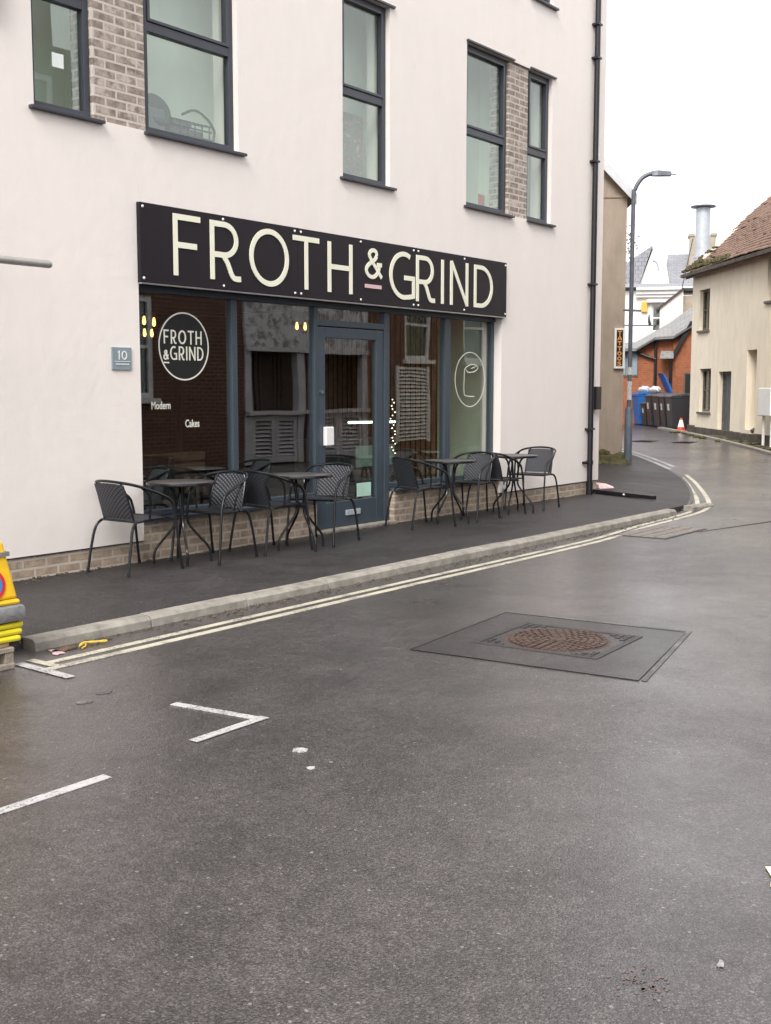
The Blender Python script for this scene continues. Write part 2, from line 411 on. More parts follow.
    def build(s, name, mat, parent=None, smooth=False, world=True, bevel=0.):
        bm = s.bm
        bmesh.ops.recalc_face_normals(bm, faces=bm.faces)
        me = bpy.data.meshes.new(name); bm.to_mesh(me); bm.free()
        me.materials.append(MT[mat] if isinstance(mat, str) else mat)
        if smooth:
            for p in me.polygons: p.use_smooth = True
            try: me.set_sharp_from_angle(angle=R(40))
            except Exception: pass
        o = bpy.data.objects.new(name, me); COL.objects.link(o)
        if parent is not None:
            o.parent = parent
            if world: o.location = -wloc(parent)
        if bevel:
            m = o.modifiers.new('edge', 'BEVEL'); m.width = bevel; m.segments = 2; m.limit_method = 'ANGLE'
        return o

def wloc(o):
    v = Vector((0, 0, 0))
    while o is not None: v += o.location; o = o.parent
    return v

def thing(name, label, cat, loc=(0, 0, 0), rot=0., group=None):
    o = bpy.data.objects.new(name, None); COL.objects.link(o); o.location = loc; o.rotation_euler = (0, 0, rot)
    o.empty_display_size = .2
    return tag(o, label, cat, group)
def tag(o, label, cat, group=None):
    o['label'] = label; o['category'] = cat
    if group: o['group'] = group
    return o
def struct(o): o['kind'] = 'structure'; return o
def copy_tree(o, parent=None):
    c = o.copy(); COL.objects.link(c); c.parent = parent
    for ch in list(o.children): copy_tree(ch, c)
    return c

def sstep(a, b, t):
    t = max(0., min(1., (t-a)/(b-a))); return t*t*(3-2*t)
def G(x): return .4*sstep(17, 36, x)
PV = .07

# ------------------------------------------------------------------ ground
b = B(); xs = [-300, -60, -20, 0, 10, 15] + [17+i for i in range(20)] + [45, 80, 300]; ys = [-300, -40, 0, 40, 300]
V = [[b.bm.verts.new((x, y, G(x))) for y in ys] for x in xs]
for i in range(len(xs)-1):
    for j in range(len(ys)-1): b.bm.faces.new((V[i][j], V[i+1][j], V[i+1][j+1], V[i][j+1]))
struct(b.build('road', 'road', smooth=True))

edge = [(-30, -1.84), (0, -1.84), (5, -1.84), (10, -1.85), (13.2, -1.84), (14.2, -1.80), (15.0, -1.56), (15.6, -1.34), (16.4, -1.02), (17.3, -.62), (18.4, -.10), (19.4, .42), (20.8, 1.27), (22.0, 2.1), (22.8, 2.66), (23.9, 3.5), (26, 5.3), (30, 9)]
def edge_h(x): return PV*(1-.85*sstep(14.0, 15.2, x))+G(x)
b = B(); prev = None
for i, (x, y) in enumerate(edge):
    xi = x if x <= 15 else x-(x-15)*.25
    row = [b.bm.verts.new((x, y, -.2+G(x))), b.bm.verts.new((x, y, edge_h(x))), b.bm.verts.new((x*.6+xi*.4, y+.9, PV+G(x)-.004)), b.bm.verts.new((xi, max(y+2, 10), PV+G(x)))]
    if prev:
        for k in range(3): b.bm.faces.new((prev[k], row[k], row[k+1], prev[k+1]))
    prev = row
struct(b.build('pavement', 'pavement'))

b = B(); x = 4.14
def kerbsec(x0, x1, h0, h1, yoff0=0., yoff1=0.):
    pr = lambda x, h, yo: [(x, -1.838+yo, -.15), (x, -1.838+yo, h+.003), (x, -1.935+yo, h), (x, -1.962+yo, h-.022), (x, -1.975+yo, -.15)]
    A_ = [b.bm.verts.new(p) for p in pr(x0, h0, yoff0)]; C_ = [b.bm.verts.new(p) for p in pr(x1, h1, yoff1)]
    b.bm.faces.new(A_); b.bm.faces.new(C_[::-1])
    for k in range(4): b.bm.faces.new((A_[k], A_[k+1], C_[k+1], C_[k]))
while x < 13.3:
    x1 = min(x+.915, 13.7); j = random.uniform(-.004, .004)
    kerbsec(x+.004, x1-.004, .074+j, .074+j+random.uniform(-.002, .002), random.uniform(-.004, .004), random.uniform(-.004, .004)); x += .915
kerbsec(x+.004, x+.9, .074, .035, 0, .06)
struct(b.build('kerb', 'kerb', bevel=.004))
b = B()   # tarmac-filled gutter seam where the kerb stops at the dropped crossing
pts = [(14.25, -1.80), (14.75, -1.66), (15.6, -1.37), (16.4, -1.05), (17.3, -.65), (18.4, -.13), (19.4, .39), (20.8, 1.24), (22.8, 2.63), (23.9, 3.46)]
b.ribbon(pts, .05, lambda u, v, d: (u, v, G(u)+d), -.02, .012)
struct(b.build('gutter', 'seam'))

ZM = .004
def mark(name, pts, w, mat, z=ZM, smooth=0):
    if smooth: pts = [tuple(p)[:2] for p in smooth_path([(*p, 0) for p in pts], smooth)]
    bb = B(); P = [Vector(p) for p in pts]
    fine = []
    for a, c in zip(P, P[1:]):
        k = max(1, int((c-a).length/.5))
        fine += [a.lerp(c, i/k) for i in range(k)]
    fine.append(P[-1])
    bb.ribbon(fine, w, lambda u, v, d: (u, v, G(u)+d), z-.003, z)
    return struct(bb.build(name, mat))
mark('road_marking', [(3.97, -2.27), (7, -2.245), (10.4, -2.235), (11.3, -2.19), (12.4, -2.075), (13.5, -2.02), (14.3, -1.92), (15.1, -1.66), (16.1, -1.24), (17.2, -.72), (18.3, -.2), (19.5, .42)], .06, 'yellow', smooth=4)
mark('road_marking', [(3.90, -2.40), (7, -2.375), (10.2, -2.36), (11.2, -2.32), (12.4, -2.19), (13.6, -2.13), (14.5, -2.01), (15.4, -1.71), (16.5, -1.22), (17.8, -.6), (18.9, -.05), (20.0, .55)], .065, 'yellow', smooth=4)
mark('road_marking', [(21.0, 1.30), (22.1, 2.06), (23.0, 2.72), (24.2, 3.66), (26.2, 5.4), (29, 8)], .07, 'whitepaint', smooth=4)
mark('road_marking', [(21.5, 1.42), (22.4, 2.05), (23.3, 2.72), (24.5, 3.66), (26.5, 5.4)], .07, 'whitepaint', smooth=4)
mark('road_marking', [(3.885, -2.16), (3.868, -2.66)], .06, 'whitepaint', z=.0075)
mark('road_marking', [(3.985, -2.13), (3.985, -2.43)], .055, 'yellow', z=.0055)
mark('road_marking', [(3.85, -3.50), (3.918, -4.03)], .052, 'whitepaint')
mark('road_marking', [(3.949, -4.035), (3.475, -4.042)], .052, 'whitepaint', z=.0065)
mark('road_marking', [(1.0, -4.085), (2.94, -4.105)], .055, 'whitepaint')
for (px, py, r_, m_) in ((3.67, -4.51, .036, 'whitepaint'), (3.52, -4.70, .018, 'whitepaint'), (3.78, -3.05, .035, 'oldpaint'), (3.60, -3.12, .03, 'oldpaint')):
    b = B(); pts = []
    for k in range(14):
        a = 2*math.pi*k/14; rr = r_*random.uniform(.75, 1.15)
        pts.append((px+rr*math.cos(a)*(1.5 if m_ == 'oldpaint' else 1), py+rr*math.sin(a)))
    b.flat(pts, .001, ZM); struct(b.build('road_marking', m_))
# repaired square round the manhole
pc = [(5.55, -3.74), (6.90, -3.59), (7.03, -4.87), (5.69, -5.16)]
b = B(); b.flat(pc, -.02, .004); struct(b.build('road_patch', 'patch'))
b = B(); b.ribbon(pc, .010, lambda u, v, d: (u, v, d), .003, .0065, closed=True); struct(b.build('road_seam', 'seam'))
b = B(); b.ribbon([(5.70, -5.19), (7.07, -4.88), (6.96, -3.9)], .03, lambda u, v, d: (u, v, d), .002, .0045); struct(b.build('road_seam', 'oldpaint'))
b = B(); b.ribbon([(12.2, -2.85), (19, -4.2), (25, -4.5)], .03, lambda u, v, d: (u, v, G(u)+d), .001, .0035); struct(b.build('road_seam', 'seam'))

# manhole cover
mc = Vector((6.33, -4.32, .004)); ma = R(4)
t = thing('manhole_cover', 'rusty round manhole cover in a square frame within the dark road patch', 'manhole cover', mc, ma)
b = B()
for (x0, x1, y0, y1) in ((-.37, .37, -.42, -.375), (-.37, .37, .375, .42), (-.37, -.335, -.374, .374), (.335, .37, -.374, .374)): b.box(x0, x1, y0, y1, -.03, .006)
b.build('frame', 'iron', t, world=False, bevel=.004)
b = B(); b.box(-.334, .334, -.373, .373, -.03, -.001)
for sx in (-1, 1):
    for sy in (-1, 1):
        for k in range(3):
            for l in range(3-k): b.box(sx*(.308-k*.05)-.016, sx*(.308-k*.05)+.016, sy*(.345-l*.05)-.016, sy*(.345-l*.05)+.016, -.0008, .005)
b.build('corner_plate', 'iron', t, world=False)
b = B(); b.lathe([(.333, -.02), (.333, .001), (0, .001)], seg=48)
for ring in range(1, 8):
    r0 = ring*.042; n_ = max(6, int(2*math.pi*r0/.052))
    for k in range(n_):
        a = 2*math.pi*(k+.5*(ring % 2))/n_; ca, sa = math.cos(a), math.sin(a); hr, ht = .0155, .018
        P_ = [(-hr, -ht), (hr, -ht), (hr, ht), (-hr, ht)]
        b.flat([(ca*(r0+p)-sa*q, sa*(r0+p)+ca*q) for p, q in P_], .0012, .0085)
b.lathe([(.034, .0012), (.034, .007), (.0, .007)], seg=16)
b.build('cover', 'rust', t, world=False)
# sectioned cover by the double lines
t = thing('utility_cover', 'wide rectangular sectioned iron cover in the road beside the cream double lines', 'utility cover', (11.95, -2.46, 0))
b = B(); b.box(-.57, .57, -.37, .232, -.03, .005); b.build('frame', 'iron', t, world=False)
b = B()
for i in range(8):
    for j in range(4): b.box(-.545+i*.1365, -.545+i*.1365+.122, -.35+j*.143, -.35+j*.143+.128, .0055, .010)
b.build('cover', 'ironpale', t, world=False)
for (x, y, l, lab) in ((28.0, 5.0, .55, 'dark rectangular drain grate far up the road near the lamp post'), (28.0, 3.9, .45, 'small dark drain grate in the far road before the cream cottage')):
    b = B(); z = G(x)
    for k in range(5): b.box(x-.35, x+.35, y-l/2+k*l/5, y-l/2+k*l/5+l/8, z+.006, z+.009)
    b.box(x-.37, x+.37, y-l/2-.02, y+l/2, z+.0, z+.0055)
    o = b.build('drain_grate', 'dark'); tag(o, lab, 'drain grate')

# ------------------------------------------------------------------ lettering strokes (unit height, x advances)
def arc(cx, cy, rx, ry, a0, a1, n=16): return [(cx+rx*math.cos(R(a0+(a1-a0)*i/n)), cy+ry*math.sin(R(a0+(a1-a0)*i/n))) for i in range(n+1)]
def glyph(ch, w, h, sw):
    q = sw/2
    if ch == 'F': return [[(q, 0), (q, h-q), (w, h-q)], [(q, h*.50), (w*.86, h*.50)]]
    if ch == 'R':
        rb = h*.26; cx = w*.46
        return [[(q, 0), (q, h)], [(q, h-q), (cx, h-q)] + arc(cx, h-q-rb, w*.40, rb, 90, -90)[1:] + [(sw*.9, h-q-2*rb)],
                [tuple(p)[:2] for p in smooth_path([(w*.40, h-q-2*rb, 0), (w*.56, h*.30, 0), (w*.72, h*.08, 0), (w*.86, q*.9, 0), (w, q, 0)], 5)]]
    if ch == 'O': return ['closed', arc(w/2, h/2, w/2-q, h/2-q, 0, 360, 40)[:-1]]
    if ch == 'T': return [[(0, h-q), (w, h-q)], [(w/2, 0), (w/2, h-q)]]
    if ch == 'H': return [[(q, 0), (q, h)], [(w-q, 0), (w-q, h)], [(q, h*.51), (w-q, h*.51)]]
    if ch == 'G': return [arc(w*.56, h/2, w*.56-q, h/2-q, 62, 270, 26) + [(w*.75, q*1.3), (w-q, h*.09), (w-q, h*.46), (w*.58, h*.46)]]
    if ch == 'I': return [[(q, 0), (q, h)]]
    if ch == 'N': return [[(q, 0), (q, h)], [(q, h-.02*h), (w-q, .02*h)], [(w-q, 0), (w-q, h)]]
    if ch == 'D': return [[(q, 0), (q, h)], [(sw*.9, q), (w*.34, q)] + arc(w*.34, h/2, w*.66-q, h/2-q, -90, 90, 22)[1:] + [(sw*.9, h-q)]]
    if ch == '&':
        p = [(1., .0), (.72, .28), (.40, .60), (.26, .80), (.34, .95), (.50, 1.), (.66, .94), (.70, .80), (.58, .66), (.30, .50), (.12, .36), (.08, .20), (.20, .05), (.42, .0), (.64, .07), (.80, .24), (.86, .46)]
        sp = lambda pp: [tuple(v)[:2] for v in smooth_path([(x*w, q+y*(h-2*q), 0) for x, y in pp], 5)]
        return [sp(p[:8]), sp(p[7:]), [(w*.72, h*.48), (w*1.0, h*.48)]]
    if ch == 'A': return [[(0, 0), (w/2, h), (w, 0)], [(w*.2, h*.33), (w*.8, h*.33)]]
    if ch == 'S': return [[tuple(v)[:2] for v in smooth_path([(w*.92, h*.82, 0), (w*.5, h-q, 0), (q, h*.74, 0), (w*.5, h*.52, 0), (w-q, h*.27, 0), (w*.5, q, 0), (w*.06, h*.17, 0)], 5)]]
    if ch == '1': return [[(w*.15, h*.80), (w*.55, h-q), (w*.55, 0)]]
    return []
def letters(bb, spec, sw, fn, d0, d1):
    k = 0
    for ch, u, v, w, h in spec:
        st = glyph(ch, w, h, sw); closed = False
        if st and st[0] == 'closed': closed = True; st = st[1:]
        for p in st:
            bb.ribbon([(u+a, v+c) for a, c in p], sw, fn, d0, d1-.0005*k, closed=closed); k = (k+1) % 3

def text(name, body, loc, size, mat, parent=None, sx=1., depth=.002, rotz=0.):
    c = bpy.data.curves.new(name, 'FONT'); c.body = body; c.size = size; c.extrude = depth/2; c.offset = size*.012
    o = bpy.data.objects.new(name, c); COL.objects.link(o)
    bpy.context.view_layer.update()
    me = bpy.data.meshes.new_from_object(o.evaluated_get(bpy.context.evaluated_depsgraph_get()))
    bpy.data.objects.remove(o); bpy.data.curves.remove(c)
    me.name = name; me.materials.clear(); me.materials.append(MT[mat])
    ob = bpy.data.objects.new(name, me); COL.objects.link(ob); ob.rotation_euler = (R(90), 0, rotz); ob.scale = (sx, 1, 1); ob.location = loc
    if parent is not None: ob.parent = parent; ob.location = Vector(loc)-wloc(parent)
    return ob

# ------------------------------------------------------------------ cafe building
CX0, CX1, CTOP, CD = 1.6, 15.37, 9.6, 9.5
cafe = thing('cafe_building', 'white rendered corner building with a glazed cafe shopfront and tan brick plinth', 'building', (9, 0, PV))
SHOP = (6.69, 12.62, PV, 2.56); W1 = (5.68, 7.93, 3.77, 5.66); W3 = (9.46, 10.27, 3.77, 5.66); W4 = (11.78, 13.84, 3.77, 5.66); W6 = (13.27, 13.84, 6.56, 8.4); W6b = (11.78, 12.76, 6.56, 8.4)
HOLES = [SHOP, W1, W3, W4, W6, W6b]
b = B(); b.wall(CX0, CX1, .255, CTOP, -.018, .3, [SHOP, W1, W3, W4, W6, W6b]); b.build('wall', 'wall', cafe)
b = B(); b.box(CX1-.302, CX1-.001, .302, CD, .255, CTOP-.01); b.box(CX0+.001, CX0+.3, .302, CD, .255, CTOP-.01); b.box(CX0+.301, CX1-.303, CD-.3, CD, .255, CTOP-.01)
b.build('side_wall', 'wall', cafe)
b = B(); b.box(CX0-.02, CX1+.02, -.06, CD+.02, CTOP, CTOP+.12); b.build('roof', 'upframe', cafe)
for a in ((CX0, 6.688, 0, .29, -.1, .253), (12.622, CX1-.012, 0, .29, -.1, .253), (CX1-.29, CX1-.012, .291, CD, -.1, .253), (6.70, 9.05, .012, .10, -.1, .405), (10.40, 12.61, .012, .10, -.1, .425)):
    b = B(); b.box(*a); b.build('plinth', 'brick_tan', cafe)
for a in ((6.275, 6.835, .008, .29, 3.765, 5.655, .012), (12.775, 13.255, .008, .29, 3.765, 5.655, .012), (12.775, 13.255, .008, .29, 6.56, 8.39, .012)):
    b = B(); b.box(*a); b.build('brick_panel', 'brick_grey', cafe)

def upper_window(x0, x1, z0, z1, glassmat='upglass', dmid=4.66):
    fw = .058; y0, y1 = .04, .11
    b = B()
    b.box(x0, x0+fw, y0, y1, z0, z1); b.box(x1-fw, x1, y0, y1, z0, z1)
    b.box(x0+fw, x1-fw, y0+.001, y1, z0, z0+fw); b.box(x0+fw, x1-fw, y0+.001, y1, z1-fw, z1)
    b.box(x0+fw, x1-fw, y0+.0015, y1, dmid-.035, dmid+.045)
    e = .028   # opening sash stands proud in the upper light
    b.box(x0+fw+.001, x0+fw+e, y0-.012, y1-.01, dmid+.047, z1-fw-.001); b.box(x1-fw-e, x1-fw-.001, y0-.012, y1-.01, dmid+.047, z1-fw-.001)
    b.box(x0+fw+e, x1-fw-e, y0-.011, y1-.01, dmid+.047, dmid+.047+e); b.box(x0+fw+e, x1-fw-e, y0-.011, y1-.01, z1-fw-e, z1-fw-.001)
    w = b.build('window', 'upframe', cafe, bevel=.004)
    b = B(); b.box(x0+fw+e, x1-fw-e, .076, .084, dmid+.047+e, z1-fw-e); b.box(x0+fw, x1-fw, .076, .084, z0+fw, dmid-.035)
    b.build('pane', glassmat, w)
    b = B(); b.xz([(x0-.05, z0-.03), (x1+.07, z0-.03), (x1+.07, z0-.005), (x0-.05, z0-.005)], -.065, .039); b.build('sill', 'upframe', w, bevel=.003)
    b = B(); b.box(x0-.01, x1+.07, -.045, .039, z1+.001, z1+.022); b.build('head_trim', 'upframe', w)
    return w
WINS = [(5.68, 6.272, *W1[2:]), (6.838, 7.93, *W1[2:]), (9.46, 10.27, *W3[2:]), (11.78, 12.772, *W4[2:]), (13.258, 13.84, *W4[2:])]
for w in WINS: upper_window(*w)
upper_window(*W6, dmid=7.45); upper_window(11.78, 12.772, *W6b[2:], dmid=7.45)
# room shells behind the upper windows, made very shallow so daylight brightens them
def room(x0, x1, z0, z1, d, mat='roomwall'):
    b = B(); y0 = .302
    b.box(x0-.08, x0, y0, d, z0, z1); b.box(x1, x1+.08, y0, d, z0, z1); b.box(x0, x1, d, d+.08, z0, z1)
    b.box(x0, x1, y0, d, z1, z1+.08); b.box(x0, x1, y0, d, z0-.08, z0)
    return b.build('room_lining', mat, cafe)
room(5.3, 6.5, 3.72, 5.9, .66); room(6.65, 8.35, 3.72, 5.9, .66); room(9.2, 10.62, 3.72, 5.9, .6); room(11.5, 13.05, 3.72, 5.9, .62); room(13.2, 14.3, 3.72, 5.9, .6); room(13.2, 14.3, 6.5, 8.6, 1.2); room(11.5, 13.0, 6.5, 8.6, 1.2)

# shopfront frame
FY0, FY1 = .085, .165; HZ = 2.425
b = B()
b.box(6.70, 12.61, FY0-.02, FY1, HZ, 2.555)                              # head
b.box(6.70, 6.762, FY0, FY1, .445, HZ-.001); b.box(7.91, 7.985, FY0, FY1, .445, HZ-.001)
b.box(9.11, 9.157, FY0-.004, FY1, PV+.02, HZ-.001); b.box(10.30, 10.395, FY0-.004, FY1, PV+.02, HZ-.001)
b.box(11.505, 11.625, FY0, FY1, .465, HZ-.001); b.box(12.55, 12.612, FY0, FY1, .465, HZ-.001)
b.box(9.158, 10.299, FY0-.002, FY1, 2.235, 2.30)
for (a, c, z) in ((6.763, 7.909, .445), (7.986, 9.109, .445), (10.396, 11.504, .465), (11.626, 12.549, .465)): b.box(a, c, FY0+.002, FY1, z, z+.055)
shop = b.build('shopfront', 'frame', cafe, bevel=.005)
for (a, c, z0, z1) in ((6.762, 7.91, .50, HZ), (7.985, 9.11, .50, HZ), (10.395, 11.505, .52, HZ), (11.625, 12.55, .52, HZ), (9.155, 10.30, 2.30, HZ)):
    b = B(); b.box(a, c, .118, .126, z0, z1); b.build('pane', 'glass', shop)
for a in ((6.70, 9.05, -.035, .083, .41, .442, .004), (10.40, 12.60, -.035, .083, .43, .462, .004)):
    b = B(); b.box(*a); b.build('sill', 'frame', shop)
# door
b = B(); dy0, dy1 = .092, .15
b.box(9.162, 9.29, dy0, dy1, .10, 2.225); b.box(10.165, 10.293, dy0, dy1, .10, 2.225); b.box(9.291, 10.164, dy0+.001, dy1, 2.115, 2.225); b.box(9.291, 10.164, dy0+.001, dy1, .10, .375)
door = b.build('door', 'frame', cafe, bevel=.006)
b = B(); b.box(9.29, 10.165, .118, .126, .375, 2.115); b.build('pane', 'glass', door)
b = B(); b.box(9.62, 9.87, dy0-.012, dy0+.002, .215, .275, .004); b.build('letter_plate', 'flue', door)
b = B(); b.box(9.245, 9.375, dy0-.05, dy0-.002, .985, 1.185, .01); b.build('letter_box', 'whiteframe', door)
b = B(); b.lathe([(.0, 0), (.02, 0), (.02, .02), (0, .02)]); bmesh.ops.rotate(b.bm, verts=b.bm.verts, cent=(0, 0, 0), matrix=Matrix.Rotation(R(90), 3, 'X')); bmesh.ops.translate(b.bm, verts=b.bm.verts, vec=(9.222, dy0, 1.55)); b.build('lock', 'steel', door)
b = B(); b.box(9.05, 10.40, -.03, .17, -.02, .098, .006); b.build('doorstep', 'kerb', cafe)
# drainpipe
b = B(); b.tube([(14.99, -.075, .12), (14.99, -.075, 9.4)], .039, 12); b.tube([(14.99, -.075, .50), (14.99, -.075, .56)], .048, 12)
b.tube([(14.99, -.075, .07), (14.99, -.075, .24)], .050, 12)
for z in (1.0, 3.05, 4.75, 6.15, 6.6): b.box(14.92, 15.045, -.12, -.0185, z, z+.025)
b.tube([(14.99, -.075, .53), (14.86, -.03, .53)], .02)
b.build('drainpipe', 'pipe', cafe, smooth=True)
b = B(); b.box(CX0, 6.687, -.013, -.002, .246, .2545); b.build('drip_shadow_strip', 'dark', cafe)  # dark strip standing for the shadow line under the render edge
b = B(); b.box(12.623, CX1-.02, -.013, -.002, .246, .2545); b.build('drip_shadow_strip', 'dark', cafe)

# ---- cafe interior
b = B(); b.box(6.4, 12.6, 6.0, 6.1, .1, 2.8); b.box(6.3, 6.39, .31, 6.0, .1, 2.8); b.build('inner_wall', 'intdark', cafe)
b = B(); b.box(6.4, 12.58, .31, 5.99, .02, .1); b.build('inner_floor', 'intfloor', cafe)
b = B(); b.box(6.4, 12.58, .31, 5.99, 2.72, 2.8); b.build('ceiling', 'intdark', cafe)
b = B(); b.box(12.70, 12.78, .302, 1.02, .1, 2.70); b.build('green_wall', 'greenwall', cafe)
b = B(); b.box(12.70, 12.78, 1.02, 3.35, .1, 2.70); b.build('slat_backing', 'slatback', cafe)
b = B(); b.box(12.70, 12.78, 3.36, 5.98, .1, 2.70); b.build('inner_wall', 'intdark', cafe)
b = B(); y = 1.05
while y < 3.3: b.box(12.66, 12.699, y, y+.035, .1, 2.69); y += .085
b.build('slat_cladding', 'slatwood', cafe)
t = thing('shop_counter', 'dark wooden serving counter with a mint fronted display case inside the cafe', 'counter', (11.3, 1.4, .1))
b = B(); b.box(10.6, 12.0, 1.12, 1.7, .1, .93); b.build('counter_body', 'counter', t)
b = B(); b.box(10.56, 12.04, 1.08, 1.74, .931, .965); b.build('worktop', 'benchwood', t)
b = B(); b.box(10.9, 11.85, 1.10, 1.119, .62, .88); b.build('display_panel', 'mint', t)
t = thing('strip_light', 'glowing white strip light above the cafe counter', 'light', (11.3, 1.15, 1.15))
b = B(); b.tube([(10.92, 1.1, 1.175), (11.86, 1.1, 1.165)], .013); b.build('light_tube', 'tubelight', t)
b = B(); b.box(10.9, 11.88, 1.115, 1.2, 1.185, 1.2); b.build('housing', 'dark', t)
for x in (10.95, 11.83):
    b = B(); b.box(x-.012, x+.012, 1.13, 1.155, .966, 1.184); b.build('bracket', 'dark', t)
t = thing('fairy_lights', 'string of tiny fairy lights trailing down the counter end inside the cafe', 'fairy lights', (11.7, .95, .8))
b = B(); pts = [(11.68+.03*math.sin(i*1.9), 1.0, 1.45-i*.04) for i in range(18)]; b.tube(smooth_path(pts, 2), .004, 5); b.build('wire', 'pipe', t)
for i, p in enumerate(pts):
    b = B(); q = Vector(p)+Vector((random.uniform(-.03, .03), -.01, 0)); bmesh.ops.create_icosphere(b.bm, subdivisions=1, radius=.007, matrix=Matrix.Translation(q)); b.build('bulb', 'fairy', t)
def pendant(x, y, z, lab):
    t = thing('pendant_lamp', lab, 'pendant lamp', (x, y, z), group='warm bulbs hanging inside the cafe')
    b = B(); b.tube([(x, y, z+.07), (x, y, 2.715)], .004, 6); b.build('cord', 'pipe', t)
    b = B(); b.lathe([(.0, .10), (.017, .10), (.017, .05), (.0, .05)], (x, y, z), 12); b.build('lamp_holder', 'counter', t)
    b = B(); b.lathe([(.0, .055), (.010, .05), (.018, .0), (.019, -.02), (.012, -.04), (0, -.046)], (x, y, z), 14); b.build('bulb', 'bulb', t, smooth=True)
pendant(8.50, 2., 2.32, 'upper left glowing bulb of the four in the left cafe pane')
pendant(8.64, 2., 2.31, 'upper right glowing bulb of the four, beside the round logo')
pendant(9.20, 2.8, 2.24, 'lower left glowing bulb of the four in the left cafe pane')
pendant(9.31, 2.8, 2.24, 'lower right glowing bulb of the four, beside the round logo')
pendant(11.00, 2., 2.37, 'left of two glowing bulbs high in the pane beside the door')
pendant(11.155, 2., 2.37, 'right of two glowing bulbs high in the pane beside the door')
t = thing('wooden_bench', 'stacked rough plank bench inside the left cafe window', 'bench', (8.2, 1.5, .1))
b = B()
for k in range(4): b.box(7.5, 8.9, 1.5, 1.95, .45+k*.12, .45+k*.12+.09, .006)
b.build('seat', 'benchwood', t)
for x in (7.6, 8.8):
    b = B(); b.box(x-.06, x+.06, 1.55, 1.9, .1, .449); b.build('leg', 'benchwood', t)
def tub_chair(x, y, rz, lab):
    t = thing('tub_chair', lab, 'chair', (x, y, .1), rz)
    b = B(); b.box(-.3, .3, -.28, .28, .25, .44, .04); b.build('seat', 'leather', t, world=False)
    b = B()
    pts = [(.30*math.cos(R(a)), .30*math.sin(R(a))) for a in range(0, 181, 15)]
    b.ribbon(pts, .09, lambda u, v, d: (u, v+.02, d), .40, .82); b.build('backrest', 'leather', t, world=False, bevel=.02)
    for sx in (-.24, .24):
        for sy in (-.22, .22):
            b = B(); b.tube([(sx, sy, 0), (sx, sy, .25)], .02); b.build('leg', 'dark', t, world=False)
tub_chair(10.40, .68, R(20), 'black tub chair inside the cafe behind the glass door')
tub_chair(7.4, .75, R(-10), 'black tub chair inside the cafe behind the left pane')

# ---- things fixed on the facade
t = thing('shop_sign', 'long black fascia sign reading FROTH & GRIND in cream letters', 'sign', (9.68, -.02, 2.49))
SX = [6.68, 8.70, 10.70, 12.662]
for i in range(3):
    b = B(); b.box(SX[i]+.0015, SX[i+1]-.0015, -.060, -.019, 2.49, 3.162, .002); b.build('sign_panel', 'signblack', t)
b = B(); b.box(6.69, 12.655, -.058, -.02, 2.476, 2.488); b.build('trim', 'steel', t)
fxz = lambda u, v, d: (u, d, v)
spec = [('F', 7.055, 2.575, .325, .535), ('R', 7.50, 2.575, .39, .53), ('O', 8.01, 2.562, .55, .545), ('T', 8.625, 2.57, .395, .52), ('H', 9.155, 2.57, .40, .51),
        ('G', 10.20, 2.57, .475, .525), ('R', 10.70, 2.57, .37, .515), ('I', 11.20, 2.57, .051, .505), ('N', 11.385, 2.57, .385, .51), ('D', 11.90, 2.57, .425, .51)]
b = B(); letters(b, spec, .051, fxz, -.061, -.0685); letters(b, [('&', 9.77, 2.755, .29, .325)], .042, fxz, -.061, -.0685); b.build('lettering', 'cream_letter', t)
b = B(); b.box(9.77, 10.055, -.0685, -.061, 2.655, 2.695); b.build('underline', 'pink_letter', t)
for x in (6.715, 7.67, 8.655, 8.745, 9.70, 10.655, 10.745, 11.69, 12.63):
    for z in (2.525, 3.127):
        b = B(); bmesh.ops.create_uvsphere(b.bm, u_segments=10, v_segments=6, radius=.0125, matrix=Matrix.Translation((x, -.061, z))); b.build('screw', 'whiteframe', t, smooth=True)

t = thing('house_number_plaque', 'small grey blue wall plaque with the number 10', 'plaque', (6.47, -.02, 1.82))
b = B(); b.box(6.375, 6.585, -.032, -.0185, 1.74, 1.93, .002); b.build('plate', 'plaque', t)
b = B(); letters(b, [('1', 6.43, 1.825, .035, .075), ('O', 6.475, 1.825, .058, .075)], .010, fxz, -.033, -.036); b.box(6.40, 6.565, -.036, -.033, 1.808, 1.813)
for k in range(9): b.box(6.412+k*.016, 6.422+k*.016, -.036, -.033, 1.782, 1.794)
b.build('lettering', 'whiteframe', t)

DY = .112
t = thing('window_logo', 'round black window sticker reading FROTH & GRIND in the left pane', 'window sticker', (7.3, DY, 1.97))
cxl, czl, rl = 7.325, 1.965, .302
b = B(); b.xz(arc(cxl, czl, rl, rl, 0, 360, 48)[:-1], DY+.002, DY+.004); b.build('disc', 'decalblack', t)
b = B(); b.ribbon(arc(cxl, czl, rl, rl, 0, 360, 48)[:-1], .013, fxz, DY+.0015, DY-.0005, closed=True); b.build('ring', 'decal', t)
def word(bb, w, x0, z0, h, ww, gap, sw, d0, d1):
    x = x0; sp = []
    for ch in w:
        cw = ww*{'I': .2, 'O': 1.25, 'G': 1.1, 'N': 1.05, 'T': .95, 'F': .8, 'R': .9, 'H': 1., 'D': 1.05, '&': .75}.get(ch, 1); sp.append((ch, x, z0, cw, h if ch != '&' else h*.72)); x += cw+gap
    letters(bb, sp, sw, fxz, d0, d1); return x
b = B(); word(b, 'FROTH', cxl-.245, czl+.02, .125, .075, .024, .0145, DY+.0015, DY-.001); word(b, '&GRIND', cxl-.25, czl-.125, .125, .075, .022, .0145, DY+.0015, DY-.001)
b.box(cxl-.25, cxl-.185, DY-.001, DY+.0015, czl-.155, czl-.143); b.build('lettering', 'decal', t)
